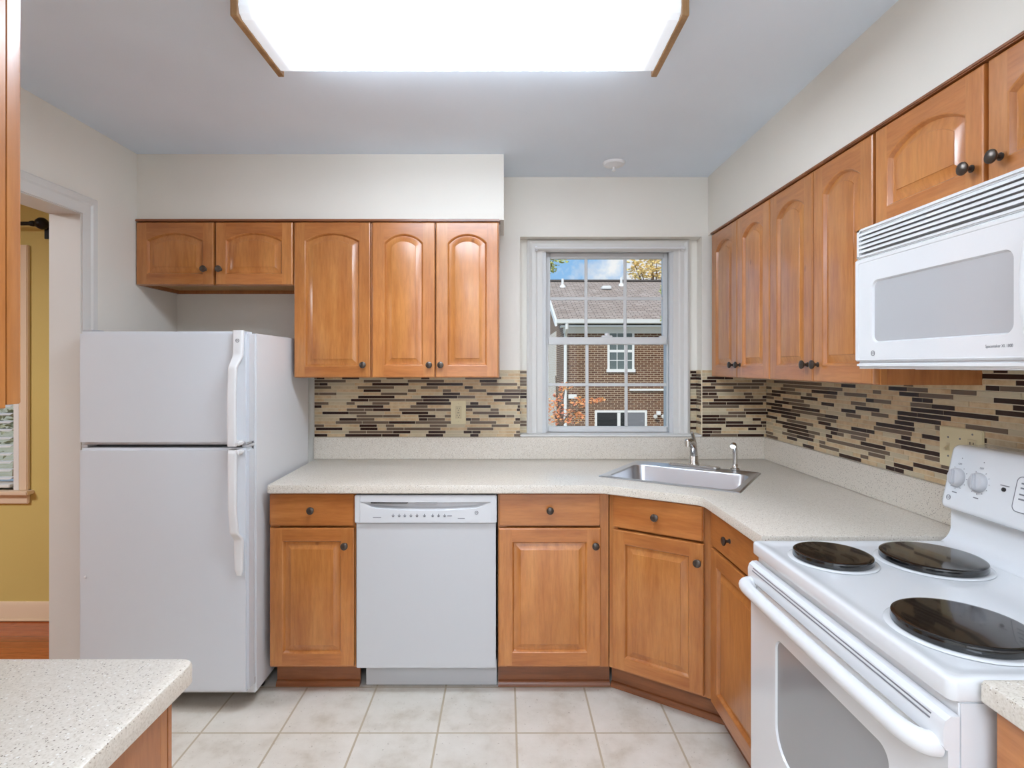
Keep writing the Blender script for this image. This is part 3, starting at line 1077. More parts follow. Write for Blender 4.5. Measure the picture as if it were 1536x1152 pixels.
# ---- corner sink base, angled
pA, pB = Vector((0.4525, 2.394)), Vector((0.812, 2.158))
dv = pB - pA
dl = dv.length
ang = math.atan2(dv.y, dv.x)
def to_local(p):
    q = Vector(p) - pA
    return (q.x * math.cos(ang) + q.y * math.sin(ang), -q.x * math.sin(ang) + q.y * math.cos(ang))
poly = [to_local(p) for p in ((0.464, 2.408), (0.826, 2.172), (1.42, 2.172), (1.42, 3.01), (0.464, 3.01))]
cabinet('base_cabinet', 'angled corner maple base cabinet beneath the sink', 'cabinet', 'base cabinets under the long worktop', (pA.x, pA.y, 0), ang, dl, BH, 0.1,
        toe=TOE, toe_ext=(0.018, 0.032), carcass_poly=poly, fills=[('drawer', 0.024, dl - 0.032, 0.733, 0.874), ('door', 0.022, dl - 0.030, 0.131, 0.724, 0.0, dl - 0.050, 0.652, 0.054)])
# ---- base cabinet between corner and range, facing -x
XB = 0.812
cabinet('base_cabinet', 'one-drawer maple base cabinet between corner sink and range', 'cabinet', 'base cabinets under the long worktop', (XB, 2.156, 0), -PI / 2, 2.156 - 1.648, BH, 0.60,
        toe=TOE, toe_ext=(0.028, 0.0), fills=[('drawer', 0.030, 0.500, 0.733, 0.874, 0.21), ('door', 0.030, 0.500, 0.131, 0.724, 0.0, None, 0.652, 0.058)])
# ---- base cabinet right of the range
cabinet('base_cabinet', 'maple base cabinet at the near side of the range', 'cabinet', None, (0.805, 0.898, 0), -PI / 2, 0.86, BH, 0.60,
        toe=TOE, fills=[('drawer', 0.012, 0.42, 0.733, 0.874), ('drawer', 0.43, 0.85, 0.733, 0.874), ('door', 0.012, 0.42, 0.131, 0.724, 0.0, 0.385, 0.652, 0.054), ('door', 0.43, 0.85, 0.131, 0.724, 0.0, 0.465, 0.652, 0.054)])
# ---- near left run faces the refrigerator (+y): local frame turned half round
cabinet('base_cabinet', 'maple base cabinet under the near worktop facing the refrigerator', 'cabinet', None, (-0.556, 0.913, 0), PI, 1.225, BH, 0.608,
        toe=TOE, fills=[('drawer', 0.003, 0.60, 0.733, 0.874), ('drawer', 0.61, 1.21, 0.733, 0.874), ('door', 0.003, 0.60, 0.131, 0.724, 0.0, 0.56, 0.652, 0.054), ('door', 0.61, 1.21, 0.131, 0.724, 0.0, 0.65, 0.652, 0.054)])
cabinet('wall_cabinet', 'near maple wall cabinet seen end-on above the near worktop', 'cabinet', None, (-0.553, 0.614, 1.373), PI, 1.22, SOF_Z - 0.001 - 1.373, 0.31,
        fills=[('door', 0.0, 0.60, 0.004, 0.742, 0.04, 0.565, 0.062, 0.054), ('door', 0.61, 1.215, 0.004, 0.742, 0.04, 0.65, 0.062, 0.054)])

# ------------------------------------------------------------------ worktops
SC = Vector((0.8165, 2.567))          # sink centre
SA = R(-33.5)
def sink_pt(u, v):
    return (SC.x + u * math.cos(SA) - v * math.sin(SA), SC.y + u * math.sin(SA) + v * math.cos(SA))
SW, SD = 0.305, 0.246                 # half sizes of the rim
WT0, WT1 = 0.877, 0.914
outer = [(-1.034, 3.015), (-1.012, 2.352), (0.4155, 2.350), (0.766, 2.143), (0.766, 1.6495), (1.4265, 1.6495), (1.4265, 3.015)]
outer = fillet(outer, [0, 0.012, 0.07, 0.06, 0, 0, 0])
hole = [sink_pt(u, v) for u, v in rrect(-SW + 0.028, SW - 0.028, -SD + 0.028, SD - 0.08, 0.05)]
wt = finish('worktop', slab(outer, WT0, WT1, hole), M['stone'], None, 40)
tag(wt, 'long beige speckled worktop bending around the corner sink', 'worktop')
bm = bmesh.new()
bx(bm, -1.036, 1.4265, 2.998, 3.0165, WT1 + 0.0003, ZT - 0.0005, 0.002)
finish('upstand', bm, M['stone'], wt)
bm = bmesh.new()
bx(bm, 1.408, 1.4265, 1.6495, 2.9975, WT1 + 0.0003, ZT - 0.0005, 0.002)
finish('upstand', bm, M['stone'], wt)
near = fillet([(-1.785, 0.961), (-1.785, 0.302), (-0.5326, 0.302), (-0.5326, 0.961)], [0, 0, 0, 0.028])
tag(finish('worktop', slab(near, WT0, WT1, None, 0.007), M['stone'], None, 40), 'near beige speckled worktop with one rounded corner, in front of the refrigerator', 'worktop')
nr = fillet([(1.4265, 0.02), (1.4265, 0.898), (0.768, 0.898), (0.768, 0.02)], [0, 0, 0.012, 0])
tag(finish('worktop', slab(nr, WT0, WT1, None, 0.008), M['stone'], None, 40), 'sliver of beige speckled worktop at the near side of the range', 'worktop')

# ------------------------------------------------------------------ sink
def sink():
    s = empty('sink', (SC.x, SC.y, WT1), SA)
    tag(s, 'stainless steel drop-in sink set at an angle in the corner worktop', 'sink')
    bm = bmesh.new()
    def ring(x0, x1, y0, y1, r, z):
        return [bm.verts.new((x, y, z)) for x, y in rrect(x0, x1, y0, y1, r, 8)]
    W, Dp = SW, SD
    bi = (-W + 0.035, W - 0.035, -Dp + 0.035, Dp - 0.088)
    rs = [ring(-W, W, -Dp, Dp, 0.012, 0.0006),
          ring(-W, W, -Dp, Dp, 0.012, 0.0030),
          ring(-W + 0.005, W - 0.005, -Dp + 0.005, Dp - 0.005, 0.011, 0.0060),
          ring(-W + 0.011, W - 0.011, -Dp + 0.011, Dp - 0.011, 0.012, 0.0055),
          ring(-W + 0.015, W - 0.015, -Dp + 0.015, Dp - 0.015, 0.015, 0.0030),
          ring(bi[0] - 0.008, bi[1] + 0.008, bi[2] - 0.008, bi[3] + 0.008, 0.050, 0.0035),
          ring(bi[0] - 0.003, bi[1] + 0.003, bi[2] - 0.003, bi[3] + 0.003, 0.052, 0.0010),
          ring(bi[0], bi[1], bi[2], bi[3], 0.052, -0.006),
          ring(bi[0] + 0.012, bi[1] - 0.012, bi[2] + 0.012, bi[3] - 0.012, 0.050, -0.135),
          ring(bi[0] + 0.020, bi[1] - 0.020, bi[2] + 0.020, bi[3] - 0.020, 0.050, -0.156),
          ring(bi[0] + 0.045, bi[1] - 0.045, bi[2] + 0.045, bi[3] - 0.045, 0.045, -0.165)]
    n = len(rs[0])
    for a, b in zip(rs, rs[1:]):
        for i in range(n):
            bm.faces.new([a[i], a[(i + 1) % n], b[(i + 1) % n], b[i]])
    bm.faces.new(rs[-1])
    finish('basin', bm, M['steel'], s, 30)
    bm = bmesh.new()
    lathe(bm, [(0.048, -0.1648), (0.050, -0.1625), (0.040, -0.1618), (0.036, -0.1640), (0, -0.1645)], Matrix.Translation((0.0, -0.02, 0)), 24)
    finish('drain', bm, M['chrome'], s, 40)
    return s
sink()

def faucet():
    x, y = 0.943, 2.757
    f = empty('faucet', (x, y, WT1 + 0.0064), SA)
    tag(f, 'brushed nickel single-lever faucet on the back deck of the sink', 'faucet')
    bm = bmesh.new()
    pl = rrect(-0.125, 0.125, -0.026, 0.026, 0.0255, 8)
    prism(bm, pl, lambda u, v, w: Vector((u, v, w)), 0, 0.005)
    prism(bm, [(u * 0.95, v * 0.86) for u, v in pl], lambda u, v, w: Vector((u, v, w)), 0.005, 0.009)
    finish('base_plate', bm, M['nickel'], f, 40)
    bm = bmesh.new()
    lathe(bm, [(0.026, 0.009), (0.026, 0.016), (0.022, 0.022), (0.021, 0.05), (0.019, 0.055), (0, 0.056)], n=20)
    finish('body', bm, M['nickel'], f, 40)
    bm = bmesh.new()
    pts = spline([(0, 0, 0.04), (0, -0.004, 0.075), (0, -0.018, 0.105), (0, -0.05, 0.128), (0, -0.095, 0.132), (0, -0.115, 0.128)], 6)
    n = len(pts)
    tube(bm, pts, [0.020 - 0.005 * min(i / n * 1.4, 1) for i in range(n)], 14)
    tube(bm, [(0, -0.112, 0.138), (0, -0.114, 0.112)], [0.0135, 0.0125], 14)
    lathe(bm, [(0.0135, 0.0), (0.0125, 0.006), (0.006, 0.011), (0, 0.012)], Matrix.Translation((0, -0.112, 0.137)), 14)
    finish('spout', bm, M['nickel'], f, 50)
    bm = bmesh.new()
    pts = spline([(0, 0.010, 0.03), (0, 0.016, 0.07), (0, 0.010, 0.11), (0, -0.012, 0.145), (0, -0.038, 0.172)], 6)
    n = len(pts)
    tube(bm, pts, [0.015 - 0.008 * (i / n) for i in range(n)], 12)
    finish('lever', bm, M['nickel'], f, 50)
    sx, sy = 1.112, 2.672
    s = empty('sink_sprayer', (sx, sy, WT1 + 0.0064), SA)
    tag(s, 'brushed nickel pull-out side sprayer beside the faucet', 'sprayer')
    bm = bmesh.new()
    lathe(bm, [(0.022, 0), (0.022, 0.004), (0.015, 0.008), (0.014, 0.022), (0.011, 0.026), (0, 0.027)], n=18)
    finish('collar', bm, M['nickel'], s, 40)
    bm = bmesh.new()
    pts = spline([(0, 0, 0.02), (0, 0.002, 0.06), (0, 0.0, 0.095), (0, -0.014, 0.117), (0, -0.036, 0.122), (0, -0.048, 0.116)], 6)
    n = len(pts)
    tube(bm, pts, [0.0105 + 0.003 * (i / n) for i in range(n)], 12)
    finish('wand', bm, M['nickel'], s, 50)
faucet()

# ------------------------------------------------------------------ refrigerator
def fridge():
    x0, x1 = -1.729, -1.040
    w = x1 - x0
    f = empty('refrigerator', (x0, 2.242, 0))
    tag(f, 'white top-freezer refrigerator standing by the doorway', 'refrigerator')
    bm = bmesh.new()
    bx(bm, 0.002, w - 0.002, 0.078, 0.70, 0.048, 1.557, 0.006, 2)
    finish('body', bm, M['appliance'], f)
    bm = bmesh.new()
    bx(bm, 0.012, w - 0.012, 0.066, 0.0778, 0.105, 1.55)
    finish('gasket', bm, M['gasket'], f, 0)
    def fdoor(z0, z1):
        bm = bmesh.new()
        bx(bm, 0, w, 0, 0.066, z0, z1, 0.010, 4)
        return finish('door', bm, M['fridge_door'], f, 40)
    fz = fdoor(1.101, 1.5605)
    fr = fdoor(0.094, 1.087)
    # handles hug the right edge: a bowed grip and a flat mounting tab
    def handle(par, pts, half):
        bm = bmesh.new()
        prev = None
        rings = []
        for (z, yo, xl, xr, th) in pts:
            rings.append([bm.verts.new(Vector((x, y, z))) for x, y in rrect(xl, xr, yo, yo + th, min(th, xr - xl) * 0.35, 4)])
        n = len(rings[0])
        for a, b in zip(rings, rings[1:]):
            for i in range(n):
                bm.faces.new([a[i], a[(i + 1) % n], b[(i + 1) % n], b[i]])
        bm.faces.new(rings[0]); bm.faces.new(rings[-1])
        return finish('handle', bm, M['plastic_white'], par, 40)
    hx = w - 0.002
    # (z, front y, x left, x right, thickness)
    def zs(keys, n=10):
        out = []
        for a, b in zip(keys, keys[1:]):
            for k in range(n):
                t = k / n
                s = t * t * (3 - 2 * t)
                out.append(tuple(a[i] + (b[i] - a[i]) * (t if i == 0 else s) for i in range(5)))
        out.append(keys[-1])
        return out
    h1 = handle(fz, zs([(1.564, -0.020, hx - 0.052, hx - 0.010, 0.019), (1.470, -0.022, hx - 0.052, hx - 0.012, 0.021), (1.405, -0.048, hx - 0.058, hx - 0.024, 0.018), (1.300, -0.052, hx - 0.060, hx - 0.026, 0.018), (1.115, -0.050, hx - 0.060, hx - 0.026, 0.018), (1.100, -0.048, hx - 0.060, hx - 0.026, 0.018)]), 0.02)
    bm = bmesh.new()
    bx(bm, hx - 0.058, hx - 0.010, -0.046, -0.0005, 1.102, 1.122, 0.006, 3)
    finish('handle_foot', bm, M['plastic_white'], h1)
    h2 = handle(fr, zs([(1.086, -0.046, hx - 0.058, hx - 0.024, 0.018), (1.070, -0.050, hx - 0.058, hx - 0.024, 0.018), (0.86, -0.052, hx - 0.056, hx - 0.024, 0.018), (0.76, -0.046, hx - 0.052, hx - 0.020, 0.018), (0.715, -0.020, hx - 0.048, hx - 0.012, 0.019), (0.60, -0.018, hx - 0.046, hx - 0.014, 0.017), (0.575, -0.014, hx - 0.040, hx - 0.020, 0.013)]), 0.02)
    bm = bmesh.new()
    bx(bm, hx - 0.056, hx - 0.010, -0.046, -0.0005, 1.066, 1.086, 0.006, 3)
    finish('handle_foot', bm, M['plastic_white'], h2)
    badge(h1, (hx - 0.031, -0.0212, 1.522), 0.0075)
    # hinges, door stop and rollers
    for hb in ((0.010, 0.05, 0.01, 0.08, 1.5608, 1.568, 0.002), (w - 0.03, w - 0.006, 0.012, 0.074, 1.0885, 1.0995, 0.001), (0.006, 0.03, 0.012, 0.074, 1.0885, 1.0995, 0.001)):
        bm = bmesh.new(); bx(bm, *hb)
        finish('hinge', bm, M['grey_plastic'], f)
    bm = bmesh.new()
    prism(bm, [(w - 0.03, 0.094), (w - 0.004, 0.094), (w - 0.004, 0.120)], lambda u, v, ww: Vector((u, ww, v)), 0.066, 0.0775)
    finish('lower_hinge', bm, M['grey_plastic'], f, 0)
    for px in (0.05, w - 0.05):
        for py in (0.22, 0.62):
            bm = bmesh.new()
            tube(bm, [(px - 0.018, py, 0.0255), (px + 0.018, py, 0.0255)], 0.025, 14)
            bx(bm, px - 0.012, px + 0.012, py - 0.008, py + 0.008, 0.03, 0.05)
            finish('roller', bm, M['dark'], f, 40)
    bm = bmesh.new()
    lathe(bm, [(0.005, 0), (0.005, 0.002), (0.003, 0.004), (0, 0.0045)], Matrix.Translation((0.03, 0, 0.565)) @ Matrix.Rotation(PI / 2, 4, 'X'), 12)
    finish('plug_button', bm, M['plastic_white'], fr)
fridge()

# ------------------------------------------------------------------ dishwasher
def dishwasher():
    x0, x1 = -0.640, -0.034
    w = x1 - x0
    d = empty('dishwasher', (x0, 2.372, 0))
    tag(d, 'white built-in dishwasher between two base cabinets', 'dishwasher')
    bm = bmesh.new()
    bx(bm, 0.008, w - 0.008, 0.03, 0.58, 0.118, 0.868)
    finish('tub', bm, M['dark'], d, 0)
    bm = bmesh.new()
    bx(bm, 0.004, w - 0.004, 0, 0.028, 0.124, 0.747, 0.003, 2)
    finish('door', bm, M['dw_panel'], d)
    bm = bmesh.new()
    bx(bm, 0.025, w - 0.001, 0.085, 0.10, 0.004, 0.118, 0.002)
    finish('kick_plate', bm, M['dw_panel'], d)
    # control panel: frame with a scooped recess for the hand
    bm = bmesh.new()
    z0, z1 = 0.750, 0.868
    N = 24
    def vv(x, y, z): return bm.verts.new((x, y, z))
    # recess grid: upper lip curved, hollow below it, sloping out to the button strip
    rows = []
    for j, (fz, dep) in enumerate(((0.0, 0.0), (0.30, 0.0), (0.34, -0.001))):
        pass
    xi0, xi1 = 0.025, w - 0.025
    def strip(fa, fb):
        A = [vv(xi0 + (xi1 - xi0) * k / N, *fa(k / N)) for k in range(N + 1)]
        B = [vv(xi0 + (xi1 - xi0) * k / N, *fb(k / N)) for k in range(N + 1)]
        for k in range(N):
            bm.faces.new([A[k], A[k + 1], B[k + 1], B[k]])
    yf = -0.012
    bowc = lambda t: 1 - (2 * t - 1) ** 2
    def clampx(t, a=0.10):           # 0 at the ends, 1 inside: the hollow dies out sideways
        e = min(t, 1 - t) / a
        return max(0.0, min(1.0, e))
    lip = lambda t: (yf, 0.8385 + 0.002 * (1 - bowc(t)))
    hol = lambda t: (yf + 0.027 * clampx(t), lip(t)[1] - 0.001)
    back = lambda t: (yf + 0.026 * clampx(t), lip(t)[1] - 0.001 - (0.014 + 0.010 * bowc(t)) * clampx(t))
    low = lambda t: (yf + 0.003, lip(t)[1] - 0.001 - (0.022 + 0.014 * bowc(t)) * clampx(t))
    botm = lambda t: (yf + 0.0005, 0.765)
    strip(lambda t: (yf, z1 - 0.006), lip)
    strip(lip, hol)
    strip(hol, back)
    strip(back, low)
    strip(low, botm)
    strip(botm, lambda t: (yf, 0.756))
    bx(bm, 0, xi0, yf, 0.02, z0, z1, 0.003)
    bx(bm, xi1, w, yf, 0.02, z0, z1, 0.003)
    bx(bm, xi0 - 0.004, xi1 + 0.004, yf, 0.02, z1 - 0.008, z1, 0.002)
    bx(bm, xi0 - 0.004, xi1 + 0.004, yf, 0.02, z0, z0 + 0.008, 0.002)
    bx(bm, xi0 - 0.004, xi1 + 0.004, 0.017, 0.02, z0, z1)
    cp = finish('control_panel', bm, M['dw_white'], d, 35)
    bm = bmesh.new()
    bx(bm, 0.068, 0.225, yf + 0.001, yf + 0.022, 0.8335, 0.8378)
    finish('vent_slot', bm, M['dark'], cp, 0)
    bm = bmesh.new()
    bx(bm, 0.254, 0.352, yf + 0.004, yf + 0.022, 0.8270, 0.8360, 0.003)
    finish('latch', bm, M['grey_plastic'], cp)
    # button icons
    for xx in (0.164, 0.190, 0.214, 0.240, 0.266, 0.298, 0.333, 0.358, 0.384):
        bm = bmesh.new()
        bx(bm, xx - 0.0015, xx + 0.0015, yf - 0.0004, yf + 0.003, 0.782, 0.789)
        bx(bm, xx - 0.006, xx + 0.006, yf - 0.0004, yf + 0.003, 0.7795, 0.782)
        bx(bm, xx - 0.004, xx + 0.004, yf - 0.0004, yf + 0.003, 0.7755, 0.7795)
        finish('button_icon', bm, M['mark'], cp, 0)
    for xa, xb, za, zb in ((0.395, 0.415, 0.779, 0.782), (0.078, 0.113, 0.772, 0.7745), (0.440, 0.470, 0.769, 0.7715)):
        bm = bmesh.new()
        bx(bm, xa, xb, yf - 0.0004, yf + 0.003, za, zb)
        finish('caption', bm, M['mark'], cp, 0)
    badge(cp, (0.520, yf + 0.0012, 0.794), 0.0078)
dishwasher()

# ------------------------------------------------------------------ range
RX, RY, RW = 0.735, 1.635, 0.730
def cooker():
    g = empty('range', (RX, RY, 0), -PI / 2)
    tag(g, 'white freestanding electric range with four black burner covers', 'range')
    bm = bmesh.new()
    bx(bm, 0.004, RW - 0.004, 0.012, 0.68, 0.012, 0.868, 0.003)
    finish('body', bm, M['enamel'], g)
    for px in (0.05, RW - 0.05):
        for py in (0.07, 0.62):
            bm = bmesh.new()
            lathe(bm, [(0.016, 0), (0.016, 0.010), (0.009, 0.0118), (0, 0.0119)], Matrix.Translation((px, py, 0)), 12)
            finish('foot', bm, M['dark'], g)
    # cooktop: rolled rim, shallow well
    bm = bmesh.new()
    x0, x1, y0, y1 = 0, RW, -0.006, 0.62
    def ring(d, z, r):
        return [bm.verts.new((x, y, z)) for x, y in rrect(x0 + d, x1 - d, y0 + d, y1 - d, r, 6)]
    rs = [ring(0.006, 0.8685, 0.012), ring(0.0015, 0.870, 0.015), ring(0, 0.873, 0.016), ring(0, 0.8985, 0.016), ring(0.0015, 0.9030, 0.015), ring(0.005, 0.9055, 0.013), ring(0.012, 0.9062, 0.012), ring(0.022, 0.9050, 0.016), ring(0.034, 0.9020, 0.022), ring(0.046, 0.901, 0.03)]
    n = len(rs[0])
    for a, b in zip(rs, rs[1:]):
        for i in range(n):
            bm.faces.new([a[i], a[(i + 1) % n], b[(i + 1) % n], b[i]])
    bm.faces.new(rs[-1]); bm.faces.new(rs[0])
    top = finish('cooktop', bm, M['enamel'], g, 40)
    for (cx, cy, r) in ((0.156, 0.141, 0.095), (0.177, 0.390, 0.117), (0.555, 0.155, 0.114), (0.600, 0.395, 0.095)):
        bm = bmesh.new()
        lathe(bm, [(r - 0.012, 0.9005), (r + 0.006, 0.9012), (r + 0.012, 0.9025), (r + 0.009, 0.9042), (r + 0.001, 0.9050), (r - 0.012, 0.9045)], Matrix.Translation((cx, cy, 0)), 40)
        finish('drip_ring', bm, M['enamel'], top, 40)
    # backguard: coved riser below an overhanging tilted console with rounded ends
    bm = bmesh.new()
    prof = [(0.690, 0.86), (0.690, 1.175)]
    prof += [(0.560, 0.86), ]
    rise = [(0.690, 0.8695), (0.530, 0.8695), (0.530, 0.9015)]
    for k in range(9):
        a = R(90 * k / 8)
        rise.append((0.530 + 0.050 * math.sin(a), 0.9515 - 0.050 * math.cos(a)))
    rise += [(0.582, 1.03), (0.690, 1.03)]
    prism(bm, rise, lambda u, v, w: Vector((w, u, v)), 0.004, RW - 0.004)
    bg = finish('backguard', bm, M['enamel'], g, 40)
    bm = bmesh.new()
    cp = [(0.690, 1.012), (0.572, 1.012), (0.556, 1.008)]
    A = (0.543, 1.018); B = (0.582, 1.178)
    cpoly = fillet([(0.690, 1.006), (0.545, 1.006), (0.585, 1.190), (0.690, 1.190)], [0.002, 0.014, 0.022, 0.01], 5)
    secs = ((0.0, 0.016), (0.002, 0.009), (0.006, 0.004), (0.012, 0.001), (0.018, 0.0))
    stations = [(x, i) for x, i in secs] + [(RW - x, i) for x, i in reversed(secs)]
    rings = []
    ccx = (0.63, 1.10)
    area2 = sum(cpoly[i][0] * cpoly[(i + 1) % len(cpoly)][1] - cpoly[(i + 1) % len(cpoly)][0] * cpoly[i][1] for i in range(len(cpoly)))
    if area2 < 0:
        cpoly = cpoly[::-1]
    for x, i in stations:
        s = 1 - i / 0.075
        rings.append([bm.verts.new((x, ccx[0] + (u - ccx[0]) * s, ccx[1] + (v - ccx[1]) * (1 - i / 0.092))) for u, v in cpoly])
    n = len(cpoly)
    for a, b in zip(rings, rings[1:]):
        for k in range(n):
            bm.faces.new([a[k], a[(k + 1) % n], b[(k + 1) % n], b[k]])
    bm.faces.new(rings[0]); bm.faces.new(rings[-1])
    con = finish('console', bm, M['enamel'], bg, 40)
    # frame of the tilted console face: origin mid height
    tilt = math.atan2(0.585 - 0.545, 1.190 - 1.006)
    def face(x, h, out=0.0):
        t = (h - 1.006) / (1.190 - 1.006)
        return Vector((x, 0.545 + 0.040 * t - out * math.cos(tilt), h + out * math.sin(tilt)))
    rotm = (PI / 2 - tilt, 0, 0)
    fm = Matrix.Rotation(PI / 2 - tilt, 4, 'X')
    for xx, deg in ((0.046, 12), (0.118, 12), (0.50, 12), (0.572, 12), (0.645, 12)):
        bm = bmesh.new()
        mt = Matrix.Translation(face(xx, 1.100, 0.0)) @ fm
        lathe(bm, [(0.0265, 0.0), (0.0265, 0.006), (0.0250, 0.009), (0.0235, 0.012), (0.0205, 0.0135), (0, 0.014)], mt, 28)
        t = bmesh.new()
        bx(t, -0.0055, 0.0055, -0.0215, 0.0215, 0.008, 0.0225, 0.003, 2)
        merge(bm, t, 0, mt @ Matrix.Rotation(R(deg), 4, 'Z'))
        finish('knob', bm, M['grey_plastic'], con, 40)
        bm = bmesh.new()
        for k in range(11):
            a = R(-60 - 300 * k / 10 + 30 + 90)
            t = bmesh.new()
            bx(t, -0.0009, 0.0009, 0.0305, 0.0335, 0.0001, 0.0005)
            merge(bm, t, 0, mt @ Matrix.Rotation(a - PI / 2, 4, 'Z'))
        finish('dial_marks', bm, M['mark'], con, 0)
        text('lettering', 'OFF', 0.0075, con, face(xx, 1.1385, 0.0004), M['mark'], rotm)
        bm = bmesh.new()
        t = bmesh.new(); bx(t, -0.008, 0.008, -0.0015, 0.0015, 0.0001, 0.0005); merge(bm, t, 0, Matrix.Translation(face(xx, 1.058)) @ fm)
        finish('dial_caption', bm, M['mark'], con, 0)
        bm = bmesh.new()
        lathe(bm, [(0.0016, 0.0001), (0.0016, 0.0005), (0, 0.0006)], Matrix.Translation(face(xx + 0.003, 1.1555)) @ fm, n=8)
        finish('burner_dot', bm, M['mark'], con, 0)
    bm = bmesh.new()
    lathe(bm, [(0.0055, 0.0), (0.0055, 0.003), (0.003, 0.0045), (0, 0.005)], Matrix.Translation(face(0.195, 1.098)) @ fm, 14)
    finish('indicator_light', bm, M['dark'], con)
    bm = bmesh.new(); bx(bm, -0.013, 0.013, -0.0013, 0.0013, 0, 0.0004)
    o = finish('indicator_caption', bm, M['mark'], con, 0); o.location = face(0.195, 1.108, 0.0002); o.rotation_euler = rotm
    bm = bmesh.new()
    prism(bm, rrect(0.228, 0.455, -0.048, 0.040, 0.014), lambda u, v, w: Vector((u, v, w)), 0, 0.0020)
    o = finish('display_panel', bm, M['plastic_white'], con, 30); o.location = face(0, 1.100, 0.0001); o.rotation_euler = rotm
    bm = bmesh.new()
    outl, inn_ = rrect(0.2265, 0.4565, -0.0495, 0.0415, 0.015), rrect(0.2285, 0.4545, -0.0475, 0.0395, 0.013)
    for i in range(len(outl)):
        j = (i + 1) % len(outl)
        prism(bm, [outl[i], outl[j], inn_[j], inn_[i]], lambda u, v, w: Vector((u, v, w)), 0, 0.0024)
    for (bx0, bz) in ((0.24, 0.022), (0.24, 0.010), (0.24, -0.006), (0.24, -0.018), (0.40, 0.02), (0.40, -0.01)):
        bx(bm, bx0, bx0 + 0.024, bz, bz + 0.004, 0.0018, 0.0023)
    bx(bm, 0.30, 0.38, -0.01, 0.028, 0.0018, 0.0023)
    do = finish('display_outline', bm, M['mark'], o, 0)
    bo = badge(con, tuple(face(0.030, 1.040, 0.0003)), 0.0075, rotm)
    # oven door
    zd0, zd1 = 0.232, 0.846
    bm = bmesh.new()
    win = rrect(0.148, 0.588, 0.385, 0.692, [0.030, 0.030, 0.075, 0.075], 8)
    outr = rrect(0.002, RW - 0.002, zd0, 0.806, 0.004, 8)
    n = len(win)
    fr_ = [bm.verts.new((u, -0.008, v)) for u, v in outr]
    bk_ = [bm.verts.new((u, 0.010, v)) for u, v in outr]
    wf_ = [bm.verts.new((u, -0.008, v)) for u, v in win]
    wb_ = [bm.verts.new((u, -0.003, v)) for u, v in offset_poly(win, 0.003)]
    for i in range(n):
        j = (i + 1) % n
        bm.faces.new([fr_[i], fr_[j], bk_[j], bk_[i]])
        bm.faces.new([fr_[i], fr_[j], wf_[j], wf_[i]])
        bm.faces.new([wf_[i], wf_[j], wb_[j], wb_[i]])
        bm.faces.new([bk_[i], bk_[j], wb_[j], wb_[i]])
    # thicker top band with a rolled upper edge
    band = [(0.010, 0.790), (-0.012, 0.790), (-0.016, 0.796), (-0.017, 0.825), (-0.013, 0.838), (-0.004, 0.8455), (0.010, 0.846)]
    prism(bm, band, lambda u, v, w: Vector((w, u, v)), 0.001, RW - 0.001)
    od = finish('oven_door', bm, M['enamel'], g, 30)
    bm = bmesh.new()
    prism(bm, offset_poly(win, 0.0032), lambda u, v, w: Vector((u, w, v)), -0.0028, 0.004)
    finish('oven_window', bm, M['oven_glass'], od, 0)
    bm = bmesh.new()
    for zz in (0.8265, 0.8335):
        bx(bm, 0.03, RW - 0.03, -0.0176 if zz < 0.83 else -0.0152, -0.010, zz - 0.0013, zz + 0.0013)
    finish('vent_lines', bm, M['mark'], od, 0)
    bm = bmesh.new()
    pts = spline([(0.022, -0.010, 0.786), (0.024, -0.028, 0.787), (0.048, -0.043, 0.788), (0.12, -0.047, 0.788), (0.36, -0.049, 0.788), (0.60, -0.047, 0.788), (RW - 0.055, -0.042, 0.788), (RW - 0.028, -0.027, 0.787), (RW - 0.025, -0.010, 0.786)], 7)
    n = len(pts)
    tube(bm, pts, [0.0165 + 0.0035 * abs(2 * i / (n - 1) - 1) for i in range(n)], 16)
    finish('handle', bm, M['plastic_white'], od, 50)
    bm = bmesh.new()
    bx(bm, 0.002, RW - 0.002, -0.010, 0.010, 0.030, 0.226, 0.006, 3)
    bx(bm, 0.002, RW - 0.002, -0.022, 0.0, 0.206, 0.226, 0.006, 3)
    finish('storage_drawer', bm, M['enamel'], g)
    return g
cooker()

def burner_cover(label, lx, ly, r):
    bm = bmesh.new()
    lathe(bm, [(r - 0.002, 0.0), (r, 0.002), (r, 0.012), (r - 0.001, 0.0155), (r - 0.004, 0.0172), (r - 0.010, 0.0172), (r * 0.5, 0.0180), (0, 0.0183)], n=56)
    o = finish('burner_cover', bm, M['black_gloss'], None, 30)
    o.location = (RX + ly, RY - lx, 0.9053)
    tag(o, label, 'burner cover', 'round black burner covers on the range')
burner_cover('small black burner cover at the front of the range nearest the sink', 0.156, 0.141, 0.095)
burner_cover('large black burner cover below the range knobs, near the backguard', 0.177, 0.390, 0.117)
burner_cover('large black burner cover above the oven handle, at the front near side', 0.555, 0.155, 0.114)
burner_cover('small black burner cover near the backguard, mostly out of frame', 0.600, 0.395, 0.095)

